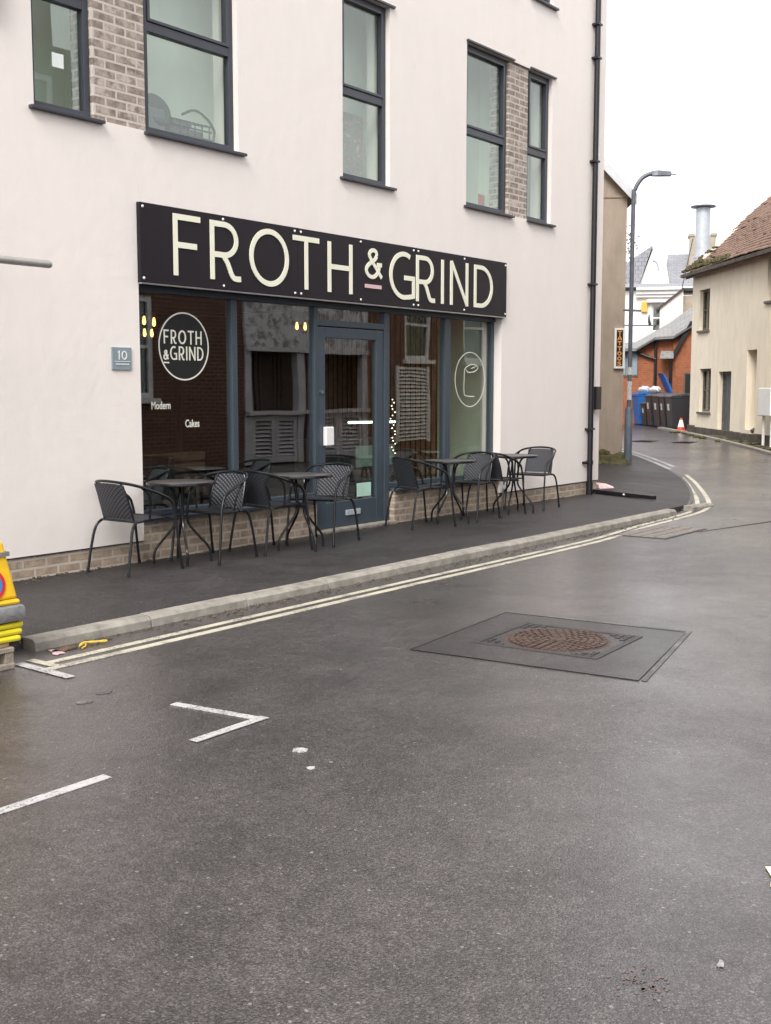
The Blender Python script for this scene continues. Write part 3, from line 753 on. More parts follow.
o = text('window_lettering', 'Modern', (6.915, DY, 1.40), .098, 'decal', sx=.74); tag(o, 'small pale word Modern lettered low on the left cafe pane', 'window lettering')
o = text('window_lettering', 'Cakes', (7.32, DY, 1.23), .098, 'decal', sx=.74); tag(o, 'small pale word Cakes lettered low on the left cafe pane', 'window lettering')
t = thing('cup_logo', 'pale line drawn cup in a circle on the right cafe pane', 'window sticker', (12.0, DY, 1.7))
cxr, czr, rr_ = 12.10, 1.70, .335
b = B(); b.ribbon(arc(cxr, czr, rr_, rr_, 0, 360, 48)[:-1], .011, fxz, DY+.001, DY-.001, closed=True); b.build('ring', 'decal', t)
b = B(); b.ribbon([tuple(p)[:2] for p in smooth_path([(11.98, 1.83, 0), (12.06, 1.87, 0), (12.18, 1.885, 0), (12.28, 1.85, 0), (12.20, 1.80, 0), (12.05, 1.79, 0), (11.98, 1.83, 0), (11.965, 1.70, 0), (11.965, 1.55, 0), (12.0, 1.50, 0), (12.2, 1.49, 0)], 5)], .011, fxz, DY+.001, DY-.001); b.ribbon([(12.12, 1.835), (12.22, 1.86)], .01, fxz, DY+.0005, DY-.0015); b.build('cup_drawing', 'decal', t)
b = B(); b.box(9.84, 10.09, DY-.002, DY+.001, .40, .55); o = b.build('door_notice', 'mint'); tag(o, 'pale green notice stuck low inside the cafe door glass', 'notice')
b = B(); b.box(15.10, 15.245, -.115, -.0185, 1.29, 1.62, .01); o = b.build('wall_box', 'pipe'); tag(o, 'small black box on the white wall between drainpipe and corner', 'wall box')
# curtains and clutter behind upper windows
def curtain(x0, x1, y, z0, z1, lab, mat='roomwall'):
    b = B(); n_ = max(8, int((x1-x0)/.02)); pts = [(x0+(x1-x0)*i/n_, y+.018*math.sin(i*1.15)+.006*math.sin(i*.37)) for i in range(n_+1)]
    b.ribbon(pts, .004, lambda u, v, d: (u, v, d), z0, z1); o = b.build('curtain', mat, smooth=True); tag(o, lab, 'curtain')
curtain(9.30, 9.74, .40, 3.80, 5.75, 'pale curtain gathered at the left of the single upper window')
curtain(11.62, 12.18, .42, 3.80, 5.75, 'pale curtain at the left of the window left of the right brick panel', 'greycurtain')
curtain(13.62, 13.95, .40, 3.80, 5.75, 'pale curtain at the right side of the narrow rightmost upper window', 'greycurtain')
b = B(); b.box(5.93, 6.04, .070, .073, 4.13, 4.24); o = b.build('paper_note', 'paper'); tag(o, 'small white paper square on the leftmost upper window', 'paper note')
t = thing('sill_clutter', 'dark rounded machine beside the brick panel behind the wide upper window', 'equipment', (7.1, .4, 3.86))  # unidentified dark clutter, shaped as a rounded machine
b = B(); b.box(6.95, 7.25, .22, .6, 3.86, 4.06, .015); b.build('body', 'clutterlight', t)
b = B(); b.lathe([(.16, 0), (.16, .03), (.14, .05), (0, .05)], seg=24); bmesh.ops.rotate(b.bm, verts=b.bm.verts, cent=(0, 0, 0), matrix=Matrix.Rotation(R(70), 3, 'X')); bmesh.ops.translate(b.bm, verts=b.bm.verts, vec=(7.2, .30, 4.05)); b.build('wheel', 'clutter', t)
t = thing('wire_basket', 'pale and dark items heaped in a wire rack behind the wide upper window', 'rack', (7.55, .4, 3.86))
b = B()
for k in range(6): b.tube([(7.32+k*.09, .2, 3.86), (7.32+k*.09, .2, 4.00), (7.36+k*.09, .45, 4.06)], .007, 5)
for z in (3.88, 3.95, 4.00): b.tube([(7.30, .2, z), (7.80, .2, z-.0)], .008, 5)
b.build('wire_frame', 'clutter', t)
b = B(); b.box(7.34, 7.72, .24, .5, 3.86, 3.95, .01); b.box(7.36, 7.58, .23, .48, 3.955, 4.01, .01, rot=.1); b.build('contents', 'clutterlight', t)
b = B(); b.tube(smooth_path([(7.45, .22, 4.06), (7.60, .21, 4.12), (7.75, .21, 4.07), (7.84, .21, 3.98), (7.83, .21, 3.88)], 4), .012, 6); b.build('handle', 'clutter', t)
b = B(); b.box(9.70, 10.13, .24, .25, 3.83, 4.52); o = b.build('poster', 'poster'); tag(o, 'mottled dark poster behind the lower pane of the single upper window', 'poster')
b = B(); b.box(12.44, 12.57, .22, .235, 3.84, 4.01); o = b.build('picture_card', 'redcard'); tag(o, 'small red card on the sill behind an upper window beside brick', 'card')
b = B(); b.box(12.02, 12.17, .26, .275, 3.86, 4.16); o = b.build('picture_card', 'bluecard'); tag(o, 'grey blue card behind the same upper window as the red card', 'card')

# ------------------------------------------------------------------ bistro furniture (faces local +x)
def make_chair():
    t = thing('bistro_chair', 'x', 'chair', (0, 0, PV))
    rt = .0115
    for s in (1, -1):
        b = B(); b.tube(smooth_path([(.285, s*.262, 0), (.255, s*.255, .22), (.225, s*.25, .45), (.195, s*.25, .555)], 4), rt, 8)
        b.tube([(.286, s*.2622, 0), (.284, s*.262, .03)], .0145, 8); b.build('leg', 'blackmetal', t, smooth=True, world=False)
        b = B(); b.tube(smooth_path([(-.30, s*.245, 0), (-.262, s*.235, .22), (-.225, s*.222, .37), (-.17, s*.21, .425), (-.09, s*.207, .432)], 4), rt, 8)
        b.tube([(-.301, s*.2452, 0), (-.297, s*.244, .03)], .0145, 8); b.build('leg', 'blackmetal', t, smooth=True, world=False)
    b = B(); half = [(.195, .25, .555), (.155, .253, .60), (.06, .257, .645), (-.08, .252, .695), (-.20, .22, .735), (-.275, .13, .757), (-.30, 0, .765)]
    full = half + [(x, -y, z) for x, y, z in half[-2::-1]]
    b.tube(smooth_path(full, 4), .0125, 8); b.build('arm_rail', 'blackmetal', t, smooth=True, world=False)
    b = B(); b.tube(smooth_path([(.20, .17, .437), (.20, -.17, .437), (.16, -.21, .435), (-.14, -.195, .432), (-.175, -.16, .432), (-.175, .16, .432), (-.14, .195, .432), (.16, .21, .435)], 3, closed=True), .010, 7, closed=True)
    for s in (1, -1): b.tube(smooth_path([(-.02, s*.205, .437), (-.025, s*.222, .55), (-.06, s*.245, .645), (-.13, s*.243, .705)], 4), .009, 7); b.tube([(.226, s*.25, .44), (.19, s*.195, .436)], .009, 6)
    b.build('seat_frame', 'blackmetal', t, smooth=True, world=False)
    for s in (1, -1):
        b = B(); b.tube(smooth_path([(-.165, s*.175, .435), (-.20, s*.175, .55), (-.245, s*.165, .68), (-.268, s*.14, .75)], 3), .009, 7)
        b.build('back_post', 'blackmetal', t, smooth=True, world=False)
    b = B(); N = 8; top = []; bot = []
    for i in range(N+1):
        u = -1+2*i/N; row = []
        for j in range(N+1):
            v = -1+2*j/N; z = .440-.014*(1-u*u)*(1-v*v); row.append((.19*u+.005, .198*v*(1-.06*(1-u)*.5), z))
        top.append([b.bm.verts.new(p) for p in row]); bot.append([b.bm.verts.new((p[0], p[1], p[2]-.009)) for p in row])
    def shell(top, bot):
        n1, n2 = len(top)-1, len(top[0])-1
        for i in range(n1):
            for j in range(n2):
                b.bm.faces.new((top[i][j], top[i+1][j], top[i+1][j+1], top[i][j+1])); b.bm.faces.new((bot[i][j], bot[i][j+1], bot[i+1][j+1], bot[i+1][j]))
        for i in range(n1):
            for j in (0, n2): b.bm.faces.new((top[i][j], bot[i][j], bot[i+1][j], top[i+1][j]))
        for j in range(n2):
            for i in (0, n1): b.bm.faces.new((top[i][j], top[i][j+1], bot[i][j+1], bot[i][j]))
    shell(top, bot); b.build('seat', 'weave', t, smooth=True, world=False)
    b = B(); top = []; bot = []
    for i in range(N+1):
        u = -1+2*i/N; ra = []; rb = []
        for j in range(N+1):
            v = j/N; ztop = .735+.012*(1-u*u); z = .45+(ztop-.45)*v
            xx = -.168-.095*v-.022*(1-u*u)*(.4+.6*v); ra.append(b.bm.verts.new((xx, .172*u, z))); rb.append(b.bm.verts.new((xx-.009, .172*u, z)))
        top.append(ra); bot.append(rb)
    shell(top, bot); b.build('backrest', 'weave', t, smooth=True, world=False)
    return t
def make_table():
    t = thing('bistro_table', 'x', 'table', (0, 0, PV))
    b = B(); b.lathe([(0, .690), (.285, .690), (.292, .695), (.292, .703), (.286, .708), (0, .708)], seg=40); b.build('tabletop', 'tabletop', t, smooth=True, world=False)
    b = B(); b.lathe([(.291, .684), (.301, .686), (.303, .697), (.299, .7095), (.287, .7095), (.289, .705), (.291, .684)], seg=40); b.build('rim', 'blackmetal', t, smooth=True, world=False)
    for k in range(4):
        a = R(45+90*k+12); c, s = math.cos(a), math.sin(a)
        b = B(); b.tube(smooth_path([(c*.12, s*.12, .688), (c*.075, s*.075, .62), (c*.05, s*.05, .48), (c*.052, s*.052, .36), (c*.11, s*.11, .27), (c*.215, s*.215, .15), (c*.245, s*.245, .09), (c*.25, s*.25, 0)], 4), .0115, 8); b.build('leg', 'blackmetal', t, smooth=True, world=False)
    b = B(); b.tube([(.062*math.cos(R(a)), .062*math.sin(R(a)), .40) for a in range(0, 360, 30)], .007, 6, closed=True); b.build('brace_ring', 'blackmetal', t, smooth=True, world=False)
    b = B(); b.tube([(.13*math.cos(R(a)), .13*math.sin(R(a)), .675) for a in range(0, 360, 20)], .007, 6, closed=True)
    b.build('ring', 'blackmetal', t, smooth=True, world=False)
    return t
chair0 = make_chair(); table0 = make_table()
chairs = [(6.32, -.33, 2, 'black woven bistro chair at the far left, backed against the white wall'),
          (7.17, -.40, 189, 'black woven bistro chair right of the leftmost table, back to the next table'),
          (7.86, -.44, -4, 'black woven bistro chair under the left cafe window facing the door side table'),
          (8.62, -.44, 192, 'black woven bistro chair standing in front of the cafe door'),
          (10.30, -.42, -17, 'black woven bistro chair just right of the cafe door with its arm to the street'),
          (11.22, -.46, 184, 'black woven bistro chair seen from behind below the window with the cup logo'),
          (11.80, -.46, 4, 'black woven bistro chair left of the rightmost table, tucked under it'),
          (12.76, -.42, 188, 'black woven bistro chair at the far right against white wall and brick')]
for i, (x, y, a, lab) in enumerate(chairs):
    o = chair0 if i == 0 else copy_tree(chair0)
    o.location = (x, y, PV+.001); o.rotation_euler = (0, 0, R(a)); o['label'] = lab; o['group'] = 'bistro chairs outside the cafe'
tables = [(6.86, -.32, 'round brown topped bistro table leftmost, at the edge of the white wall'),
          (8.13, -.58, 'round brown topped bistro table beside the cafe door'),
          (10.82, -.46, 'round brown topped bistro table under the pane right of the door'),
          (12.12, -.52, 'round brown topped bistro table rightmost, farthest along the pavement')]
for i, (x, y, lab) in enumerate(tables):
    o = table0 if i == 0 else copy_tree(table0)
    o.location = (x, y, PV+.001); o.rotation_euler = (0, 0, R(17*i)); o['label'] = lab; o['group'] = 'bistro tables outside the cafe'

# ------------------------------------------------------------------ foreground bits
CC = Vector((3.665, -1.98, 0))
o = None
t = thing('paving_block', 'weathered hollow block under the stacked yellow bases at the kerb end', 'block', CC)
b = B()
b.box(-.42, .15, -.25, .25, 0, .035, .006); b.box(-.42, .15, -.25, .25, .095, .125, .006)
for x in (-.42, -.18, .09): b.box(x, x+.055, -.245, .245, .036, .094)
b.build('block', 'conblock', t, world=False)
b = B(); b.box(-.40, .12, -.24, .24, .127, .150, .003, rot=.06); o = b.build('board', 'cardboard'); o.location = CC; tag(o, 'thin brown board lying between the block and the yellow base', 'board')
b = B()
for k in range(3): b.box(-.235-.008*k, .235+.006*k, -.235, .235, .152+k*.036, .185+k*.036, .014, rot=.05*k-.05)
o = b.build('stacked_base', 'yellowgreen'); o.location = CC+Vector((-.02, 0, 0)); tag(o, 'bright yellow plastic bases stacked beneath the grey cone base', 'base')
t = thing('no_waiting_cone', 'yellow no waiting cone with a blue and red roundel at the left edge', 'traffic cone', CC+Vector((0, 0, .26)))
b = B(); b.box(-.25, .25, -.25, .25, .0, .10, .035); b.build('base', 'greybase', t, world=False, smooth=True)
b = B()
def sq(h, z): return [(-h, -h, z), (h, -h, z), (h, h, z), (-h, h, z)]
b.hull8(sq(.225, .10), sq(.22, .13)); b.hull8(sq(.212, .131), sq(.160, .46)); b.hull8(sq(.160, .461), sq(.12, .51))
b.build('body', 'yellowplastic', t, world=False, bevel=.02)
b = B(); b.ribbon([(-.178, -.178), (.178, -.178), (.178, .178), (-.178, .178)], .012, lambda u, v, d: (u, v, d), .375, .40, closed=True); b.build('strap', 'greybase', t, world=False)
for rot in (0, 1):
    tl = math.atan2(.052, .329)
    for nm, r0, mt, dd in (('roundel_border', .092, 'signred', .003), ('roundel_face', .070, 'signblue', .006)):
        b = B(); b.lathe([(r0, 0), (r0, dd), (0, dd)], seg=28)
        bmesh.ops.rotate(b.bm, verts=b.bm.verts, cent=(0, 0, 0), matrix=Matrix.Rotation(R(90)-tl, 3, 'X'))
        bmesh.ops.translate(b.bm, verts=b.bm.verts, vec=(.045, -.2005, .225))
        if rot: bmesh.ops.rotate(b.bm, verts=b.bm.verts, cent=(0, 0, 0), matrix=Matrix.Rotation(R(90), 3, 'Z'))
        b.build(nm, mt, t, world=False)
    b = B(); b.box(-.011, .011, 0, .003, -.066, .066, rot=0); bmesh.ops.rotate(b.bm, verts=b.bm.verts, cent=(0, 0, 0), matrix=Matrix.Rotation(R(45), 3, 'Y'))
    bmesh.ops.rotate(b.bm, verts=b.bm.verts, cent=(0, 0, 0), matrix=Matrix.Rotation(-tl, 3, 'X')); bmesh.ops.translate(b.bm, verts=b.bm.verts, vec=(.045, -.208, .225))
    if rot: bmesh.ops.rotate(b.bm, verts=b.bm.verts, cent=(0, 0, 0), matrix=Matrix.Rotation(R(90), 3, 'Z'))
    b.build('roundel_bar', 'signred', t, world=False)
t = thing('grey_post', 'round grey metal pole end reaching in from the left across the white wall', 'pole', (4.2, -.5, PV))
b = B(); b.tube([(4.2, -.5, PV), (4.2, -.5, 2.7)], .045, 14); b.build('post', 'greyrod', t, smooth=True)
b = B(); b.tube([(4.15, -.5, 2.50), (5.415, -.5, 2.50), (5.43, -.5, 2.50)], [.029, .029, .024], 14); b.build('arm', 'greyrod', t, smooth=True)
t = thing('neighbouring_house', 'brown stone neighbouring house whose jutting corner just enters at the top left', 'house', (1, -.7, 0))
b = B(); b.box(-4, 1.55, -.02, 6, 0, 6.5); b.build('wall', 'brownrender', t)
b = B(); b.xz([(1.0, 4.7), (5.34, 4.40), (5.47, 5.15), (5.6, 6.5), (1.0, 6.5)], -.09, -.02); b.build('gable_verge', 'brownrender', t)
b = B(); b.tube(smooth_path([(4.36, -2.10, .012), (4.42, -2.07, .02), (4.50, -2.08, .013), (4.56, -2.12, .016)], 4), [.003, .007, .009, .009, .008, .007, .008, .009, .008, .007, .008, .009, .005][:13], 6)
b.tube([(4.43, -2.075, .014), (4.40, -2.11, .008), (4.36, -2.13, .006)], .005, 6); o = b.build('banana_peel', 'banana', smooth=True); tag(o, 'yellow peel lying in the gutter below the kerb', 'litter')
for (x, y, a, m_, lab, sc) in ((4.27, -2.06, .3, 'leaf', 'reddish brown dead leaf in the gutter beside the yellow peel', 1.), (4.2, -2.09, 1.2, 'bagpink', 'crumpled pale wrapper in the gutter left of the yellow peel', .9), (3.60, -6.63, .5, 'creampaper', 'cream scrap of paper on the road at the right edge', 1.1), (2.95, -6.68, .2, 'greyscrap', 'small pale scrap lying flat on the near road at bottom right', .24)):
    b = B(); pts = []
    for k in range(9):
        an = 2*math.pi*k/9; r_ = .055*sc*(1+.35*math.sin(k*2.3))
        pts.append((x+r_*1.6*math.cos(an)*math.cos(a)-r_*.7*math.sin(an)*math.sin(a), y+r_*1.6*math.cos(an)*math.sin(a)+r_*.7*math.sin(an)*math.cos(a)))
    b.flat(pts, .003, .006); o = b.build('litter', m_); tag(o, lab, 'litter')
# grit and leaf bits along the wall foot and the gutter (too many to count)
rg = random.Random(11); b = B()
for k in range(900):
    if k < 420: x = rg.uniform(5.3, 15.3); y = -abs(rg.gauss(0, .05))-.004; z = PV+.002
    else: x = rg.uniform(4.2, 13.5); y = -1.985-abs(rg.gauss(0, .07)); z = .004
    r_ = rg.choice((.004, .006, .006, .009, .013)); a = rg.uniform(0, 6.28)
    b.flat([(x+r_*1.4*math.cos(a+q)*rg.uniform(.7, 1.2), y+r_*math.sin(a+q)*rg.uniform(.7, 1.2)) for q in (0, 1.2, 2.5, 3.7, 5.)], z, z+r_*.6)
o = b.build('debris', 'debris'); o['kind'] = 'stuff'; o['label'] = 'grit and leaf crumbs along the foot of the wall and in the gutter'; o['category'] = 'debris'
b = B()
for k in range(70):
    x = 2.72+rg.gauss(0, .045); y = -6.55+rg.gauss(0, .055); r_ = rg.choice((.002, .003, .004, .006)); a = rg.uniform(0, 6.28)
    b.flat([(x+r_*1.5*math.cos(a+q)*rg.uniform(.7, 1.2), y+r_*math.sin(a+q)*rg.uniform(.7, 1.2)) for q in (0, 1.2, 2.5, 3.7, 5.)], .001, .0022)
struct(b.build('road_stain', 'tanstain'))
# bar and pink card by the corner
t = thing('metal_bar', 'long black metal bar lying across the pavement by the corner', 'bar', (14.97, -.6, PV))
d = Vector((14.74-15.2, -1.22+.06)); a = math.atan2(d.y, d.x); L_ = d.length
t.rotation_euler = (0, 0, a); t.location = (14.97, -.62, PV+.002)
b = B(); b.box(-L_/2, L_/2, -.03, .03, 0, .055, .006); b.build('bar', 'pipe', t, world=False)
b = B(); b.box(.02, .06, -.0315, -.0305, .02, .042); b.build('label_tag', 'whiteframe', t, world=False)
b = B(); b.box(-L_/2-.02, -L_/2+.35, .06, .12, 0, .03, .004); b.build('foot_bar', 'pipe', t, world=False)
b = B(); b.hull8([(15.50, .02, .10), (15.78, -.10, .10), (15.9, .10, .10), (15.62, .24, .10)], [(15.52, .04, .17), (15.76, -.08, .13), (15.88, .10, .16), (15.62, .22, .20)]); o = b.build('pink_bundle', 'bagpink', bevel=.015); tag(o, 'folded pale pink bundle lying beside the black bar', 'bundle')

# ------------------------------------------------------------------ lamp post
LX, LY = 21.25, 2.30; lz = G(LX)+PV
t = thing('street_lamp', 'tall grey street lamp with a curved arm standing at the pavement bend', 'street lamp', (LX, LY, lz-.02))
b = B(); b.tube([(LX, LY, lz-.02), (LX, LY, lz+1.05), (LX, LY, lz+1.11)], [.078, .078, .055], 16); b.build('base', 'lampbase', t, smooth=True)
b = B(); dv = Vector((.605, -.796, 0)); P0 = Vector((LX, LY, 0))
path = [P0+Vector((0, 0, lz+1.1)), P0+Vector((0, 0, lz+3)), P0+Vector((0, 0, lz+5.10)), P0+dv*.03+Vector((0, 0, lz+5.35)), P0+dv*.14+Vector((0, 0, lz+5.54)), P0+dv*.28+Vector((0, 0, lz+5.63)), P0+dv*.42+Vector((0, 0, lz+5.645))]
b.tube(smooth_path(path, 5), .041, 12); b.build('pole', 'lamp', t, smooth=True)
b = B(); e0 = P0+Vector((0, 0, lz+5.645))
for (s0, s1, w0, w1, h0, h1) in ((.34, .46, .05, .075, .05, .06), (.461, .72, .075, .06, .06, .04)):
    q = Vector((-dv.y, dv.x, 0)); lo = []; hi = []
    b.hull8([e0+dv*s0-q*w0-Vector((0, 0, .045)), e0+dv*s1-q*w1-Vector((0, 0, .045)), e0+dv*s1+q*w1-Vector((0, 0, .045)), e0+dv*s0+q*w0-Vector((0, 0, .045))], [e0+dv*s0-q*w0*.7+Vector((0, 0, h0)), e0+dv*s1-q*w1*.7+Vector((0, 0, h1)), e0+dv*s1+q*w1*.7+Vector((0, 0, h1)), e0+dv*s0+q*w0*.7+Vector((0, 0, h0))])
b.tube([e0+dv*.71+Vector((0, 0, -.01)), e0+dv*.82+Vector((0, 0, -.015))], .012, 6)
b.build('lantern', 'lamp', t, bevel=.008)
b = B(); zb = lz+3.02; b.tube([P0-dv*.15+Vector((0, 0, zb)), P0+dv*.2+Vector((0, 0, zb-.015))], .02, 8); b.build('bracket', 'lamp', t)
b = B(); b.tube([P0+Vector((0, 0, lz+1.25)), P0+Vector((0, 0, lz+1.62))], .048, 12); b.tube([P0+Vector((0, 0, lz+1.75)), P0+Vector((0, 0, lz+1.9))], .048, 12); b.build('sticker', 'sticker', t)

# ------------------------------------------------------------------ brown end wall
A = R(-55.2); base = Vector((21.4, 2.503, .05))
t = thing('brown_house', 'tall brown rendered house end with pale bargeboard beyond the cafe corner', 'house', base, A)
b = B(); b.xz([(-5, -.1), (0, -.1), (0, 5.39), (-2.5, 8.0), (-5, 5.39)], 0, 7); b.build('wall', 'brownrender', t, world=False)
b = B(); k = 2.61/2.5
for s in (0, 1):
    X = lambda x: x if not s else -5-x
    b.prism([(0, 0), (1, 0), (1, 1), (0, 1)], lambda u, v: (X(.16-u*2.66), -.16+v*7.4, 5.39-.16*k+u*2.66*k+.02), lambda u, v: (X(.16-u*2.66), -.16+v*7.4, 5.39-.16*k+u*2.66*k+.12))
b.build('roof', 'slate', t, world=False)
b = B(); b.prism([(0, 0), (1, 0), (1, 1), (0, 1)], lambda u, v: (.165-u*2.66, -.19, 5.39-.16*k+u*2.66*k-.10+v*.20), lambda u, v: (.165-u*2.66, -.162, 5.39-.16*k+u*2.66*k-.10+v*.20)); b.build('bargeboard', 'soffit', t, world=False)
b = B(); b.box(-5, .02, -.02, 7, 5.30, 5.35); b.build('eaves_band', 'brownrender', t, world=False)
b = B()
for k in range(60):
    x = random.uniform(-1.2, .02); y = -random.random()**1.5*.55; h = .36*(1+y/.6)*random.uniform(.5, 1.)
    bmesh.ops.create_icosphere(b.bm, subdivisions=1, radius=random.uniform(.05, .13), matrix=Matrix.Translation((x, y-.02, max(.02, h*.75))) @ Matrix.Diagonal((1.3, 1, .8, 1)))
b.box(-1.3, .0, -.32, -.002, -.1, .22, .05)
o = b.build('moss_mound', 'moss', None, smooth=True); o.location = base; o.rotation_euler = (0, 0, A); tag(o, 'mossy brown mound of weeds along the foot of the brown wall', 'weeds')
# vertical sign
t = thing('vertical_sign', 'narrow white framed sign of stacked orange letters on the brown wall', 'sign', base+Vector((0, 0, 1.95)), A)
b = B(); b.box(-.205, -.165, -.075, -.003, 0, .80); b.box(-.035, .005, -.075, -.003, 0, .80); b.box(-.164, -.036, -.075, -.003, 0, .04); b.box(-.164, -.036, -.075, -.003, .76, .80); b.build('frame', 'whiteframe', t, world=False)
b = B(); b.box(-.164, -.036, -.06, -.004, .041, .759); b.build('panel', 'signblack', t, world=False)
b = B(); letters(b, [(c, -.142, .66-i*.101, .084, .082) for i, c in enumerate('TATTOOS')], .020, fxz, -.0605, -.066); b.build('lettering', 'orange', t, world=False)
t = thing('sign_bracket', 'thin iron bracket with an upright finial reaching out from the brown wall', 'bracket', base+Vector((0, 0, 2.8)), A)
b = B(); b.tube([(-.02, -.03, 0), (.57, -.03, 0)], .010, 6); b.build('arm', 'iron', t, world=False)
b = B(); b.tube(smooth_path([(.50, -.03, 0), (.475, -.03, .12), (.48, -.03, .21)], 3), [.03, .028, .024, .02, .016, .012, .008], 6); b.build('finial', 'iron', t, world=False)

# ------------------------------------------------------------------ cream cottage
cb = Vector((32.025, 5.494, .30)); CA = R(-138.69)
t = thing('cream_cottage', 'cream rendered cottage with a mossy clay tile roof and grey door on the right', 'cottage', cb, CA)
holes = [(.62, 1.42, 2.93, 4.06), (.78, 1.68, .66, 1.86), (2.27, 3.2, .16, 1.76), (4.25, 4.88, .27, 2.27), (5.37, 6.3, 3.40, 4.42), (7.5, 8.4, .7, 1.9), (8, 8.8, 3.3, 4.3)]
b = B(); b.wall(0, 12, -.3, 4.62, 0, .34, holes); b.build('wall', 'cream', t, world=False)
b = B(); b.box(0, .3, .342, 6, -.3, 4.6); b.box(11.7, 12, .342, 6, -.3, 4.6); b.box(.301, 11.699, 5.7, 6, -.3, 4.6); b.yz([(.0, 4.621), (0, 4.85), (3, 7.42), (6, 4.85), (6, 4.601)], .01, .3); b.yz([(.0, 4.621), (0, 4.85), (3, 7.42), (6, 4.85), (6, 4.601)], 11.7, 11.99); b.build('side_wall', 'cream', t, world=False)
def cot_window(x0, x1, z0, z1, cols=2, rows=1):
    b = B(); f = .06; y0, y1 = .10, .17
    b.box(x0, x0+f, y0, y1, z0, z1); b.box(x1-f, x1, y0, y1, z0, z1); b.box(x0+f, x1-f, y0+.001, y1, z0, z0+f); b.box(x0+f, x1-f, y0+.001, y1, z1-f, z1)
    for i in range(1, cols): xm = x0+(x1-x0)*i/cols; b.box(xm-.022, xm+.022, y0+.002, y1, z0+f, z1-f)
    for i in range(1, rows): zm = z0+(z1-z0)*i/rows; b.box(x0+f, x1-f, y0+.004, y1-.002, zm-.014, zm+.014)
    w = b.build('window', 'woodold', t, world=False)
    b = B(); b.box(x0+f, x1-f, .135, .143, z0+f, z1-f); b.build('pane', 'oldglass', w, world=False)
    b = B(); b.box(x0-.05, x1+.05, -.06, .098, z0-.06, z0-.001); b.build('sill', 'woodold', w, world=False)
    b = B(); b.box(x0+.05, x1-.05, .6, .62, z0, z1); b.build('blind', 'woodold', w, world=False)
for h in (holes[0], holes[1], holes[4], holes[5], holes[6]): cot_window(*h, rows=2)
b = B(); b.box(2.27, 2.34, .12, .2, .16, 1.76); b.box(3.13, 3.2, .12, .2, .16, 1.76); b.box(2.341, 3.129, .121, .2, 1.69, 1.76); fr = b.build('door_frame', 'woodold', t, world=False)
b = B(); b.box(2.341, 3.129, .16, .2, .16, 1.689)
for xx in (2.36, 2.50, 2.64, 2.78, 2.92, 3.0): b.box(xx, xx+.11, .152, .161, .18, 1.67)
dr = b.build('door', 'doorgrey', t, world=False)
b = B(); b.tube([(3.03, .15, .9), (3.03, .11, .9)], .025, 8); b.build('handle', 'iron', dr, world=False)
b = B(); b.box(4.251, 4.879, .335, .36, .271, 2.269); b.build('niche_back', 'cream', t, world=False)
b = B(); b.tube([(4.80, .10, .30), (4.80, .10, 2.25)], .045, 10); b.tube([(4.80, .10, .33), (4.80, -.05, .24)], .05, 10); b.build('drainpipe', 'iron', t, smooth=True, world=False)
b = B()
for i in range(24):
    x0 = i*.5; b.box(x0, x0+.495, -.06-random.random()*.02, -.002, -.35, .25+random.uniform(-.025, .025)-.006*i, .015)
b.box(2.2, 3.3, -.28, -.101, -.3, .06, .02); b.build('plinth', 'stoneplinth', t, world=False)
b = B(); b.box(-.14, 12.2, -.33, -.23, 4.47, 4.56); b.build('gutter', 'stoneplinth', t, world=False)
# tiled roof: every tile laid and slightly uneven
b = B(); sl = math.atan2(2.68, 3.0); cs, sn = math.cos(sl), math.sin(sl)
e = Vector((0, -.22, 4.60-.22*math.tan(sl)))
b.prism([(0, 0), (1, 0), (1, 1), (0, 1)], lambda u, v: (-.08+u*12.28, -.20+v*3.2, 4.60+(-.20+v*3.2)*math.tan(sl)), lambda u, v: (-.08+u*12.28, -.20+v*3.2, 4.72+(-.20+v*3.2)*math.tan(sl)))
b.prism([(0, 0), (1, 0), (1, 1), (0, 1)], lambda u, v: (-.20+u*12.4, 6.20-v*3.2, 4.60+(-.20+v*3.2)*math.tan(sl)), lambda u, v: (-.20+u*12.4, 6.20-v*3.2, 4.72+(-.20+v*3.2)*math.tan(sl)))
roof = b.build('roof', 'tile', t, world=False)
b = B(); rows = 33; tw = .19
for r_ in range(rows):
    s0 = -.30+r_*.132; n_ = int(12.4/tw)
    for i in range(n_):
        x0 = -.12+i*tw+(tw/2 if r_ % 2 else 0)+random.uniform(-.006, .006); s0_ = s0+random.uniform(-.012, .012); lift = random.uniform(.022, .032) + (.02 if random.random() < .02 else 0)
        sag = -.04*math.sin((x0+1)*.9)-.03*math.sin(s0*2.2+x0*.5)
        def P_(x, s, l): return (x, s*cs, 4.81+s*sn+l/cs+sag)
        b.hull8([P_(x0, s0_, lift-.012), P_(x0+tw-.008, s0_, lift-.012), P_(x0+tw-.008, s0_+.17, -.005), P_(x0, s0_+.17, -.005)], [P_(x0, s0_, lift+.006), P_(x0+tw-.008, s0_, lift+.006), P_(x0+tw-.008, s0_+.17, .012), P_(x0, s0_+.17, .012)])
b.build('tile_courses', 'tile', roof, world=False)
b = B()
for k in range(200):
    x = random.uniform(-.25, 3.2) if k < 200 else random.uniform(3, 12); s = -.28+abs(random.gauss(0, .13))
    if k % 4 == 0: x = -.14+abs(random.gauss(0, .3)); s = random.uniform(-.25, .7)
    bmesh.ops.create_icosphere(b.bm, subdivisions=1, radius=random.uniform(.025, .07), matrix=Matrix.Translation((x, s*cs, 4.85+s*sn)) @ Matrix.Diagonal((1.5, 1.2, .7, 1)))
b.build('moss', 'moss', roof, world=False, smooth=True)['kind'] = 'stuff'
t2 = thing('meter_cabinet', 'white cabinet on a post before the cream cottage at the right edge', 'cabinet', cb, CA)
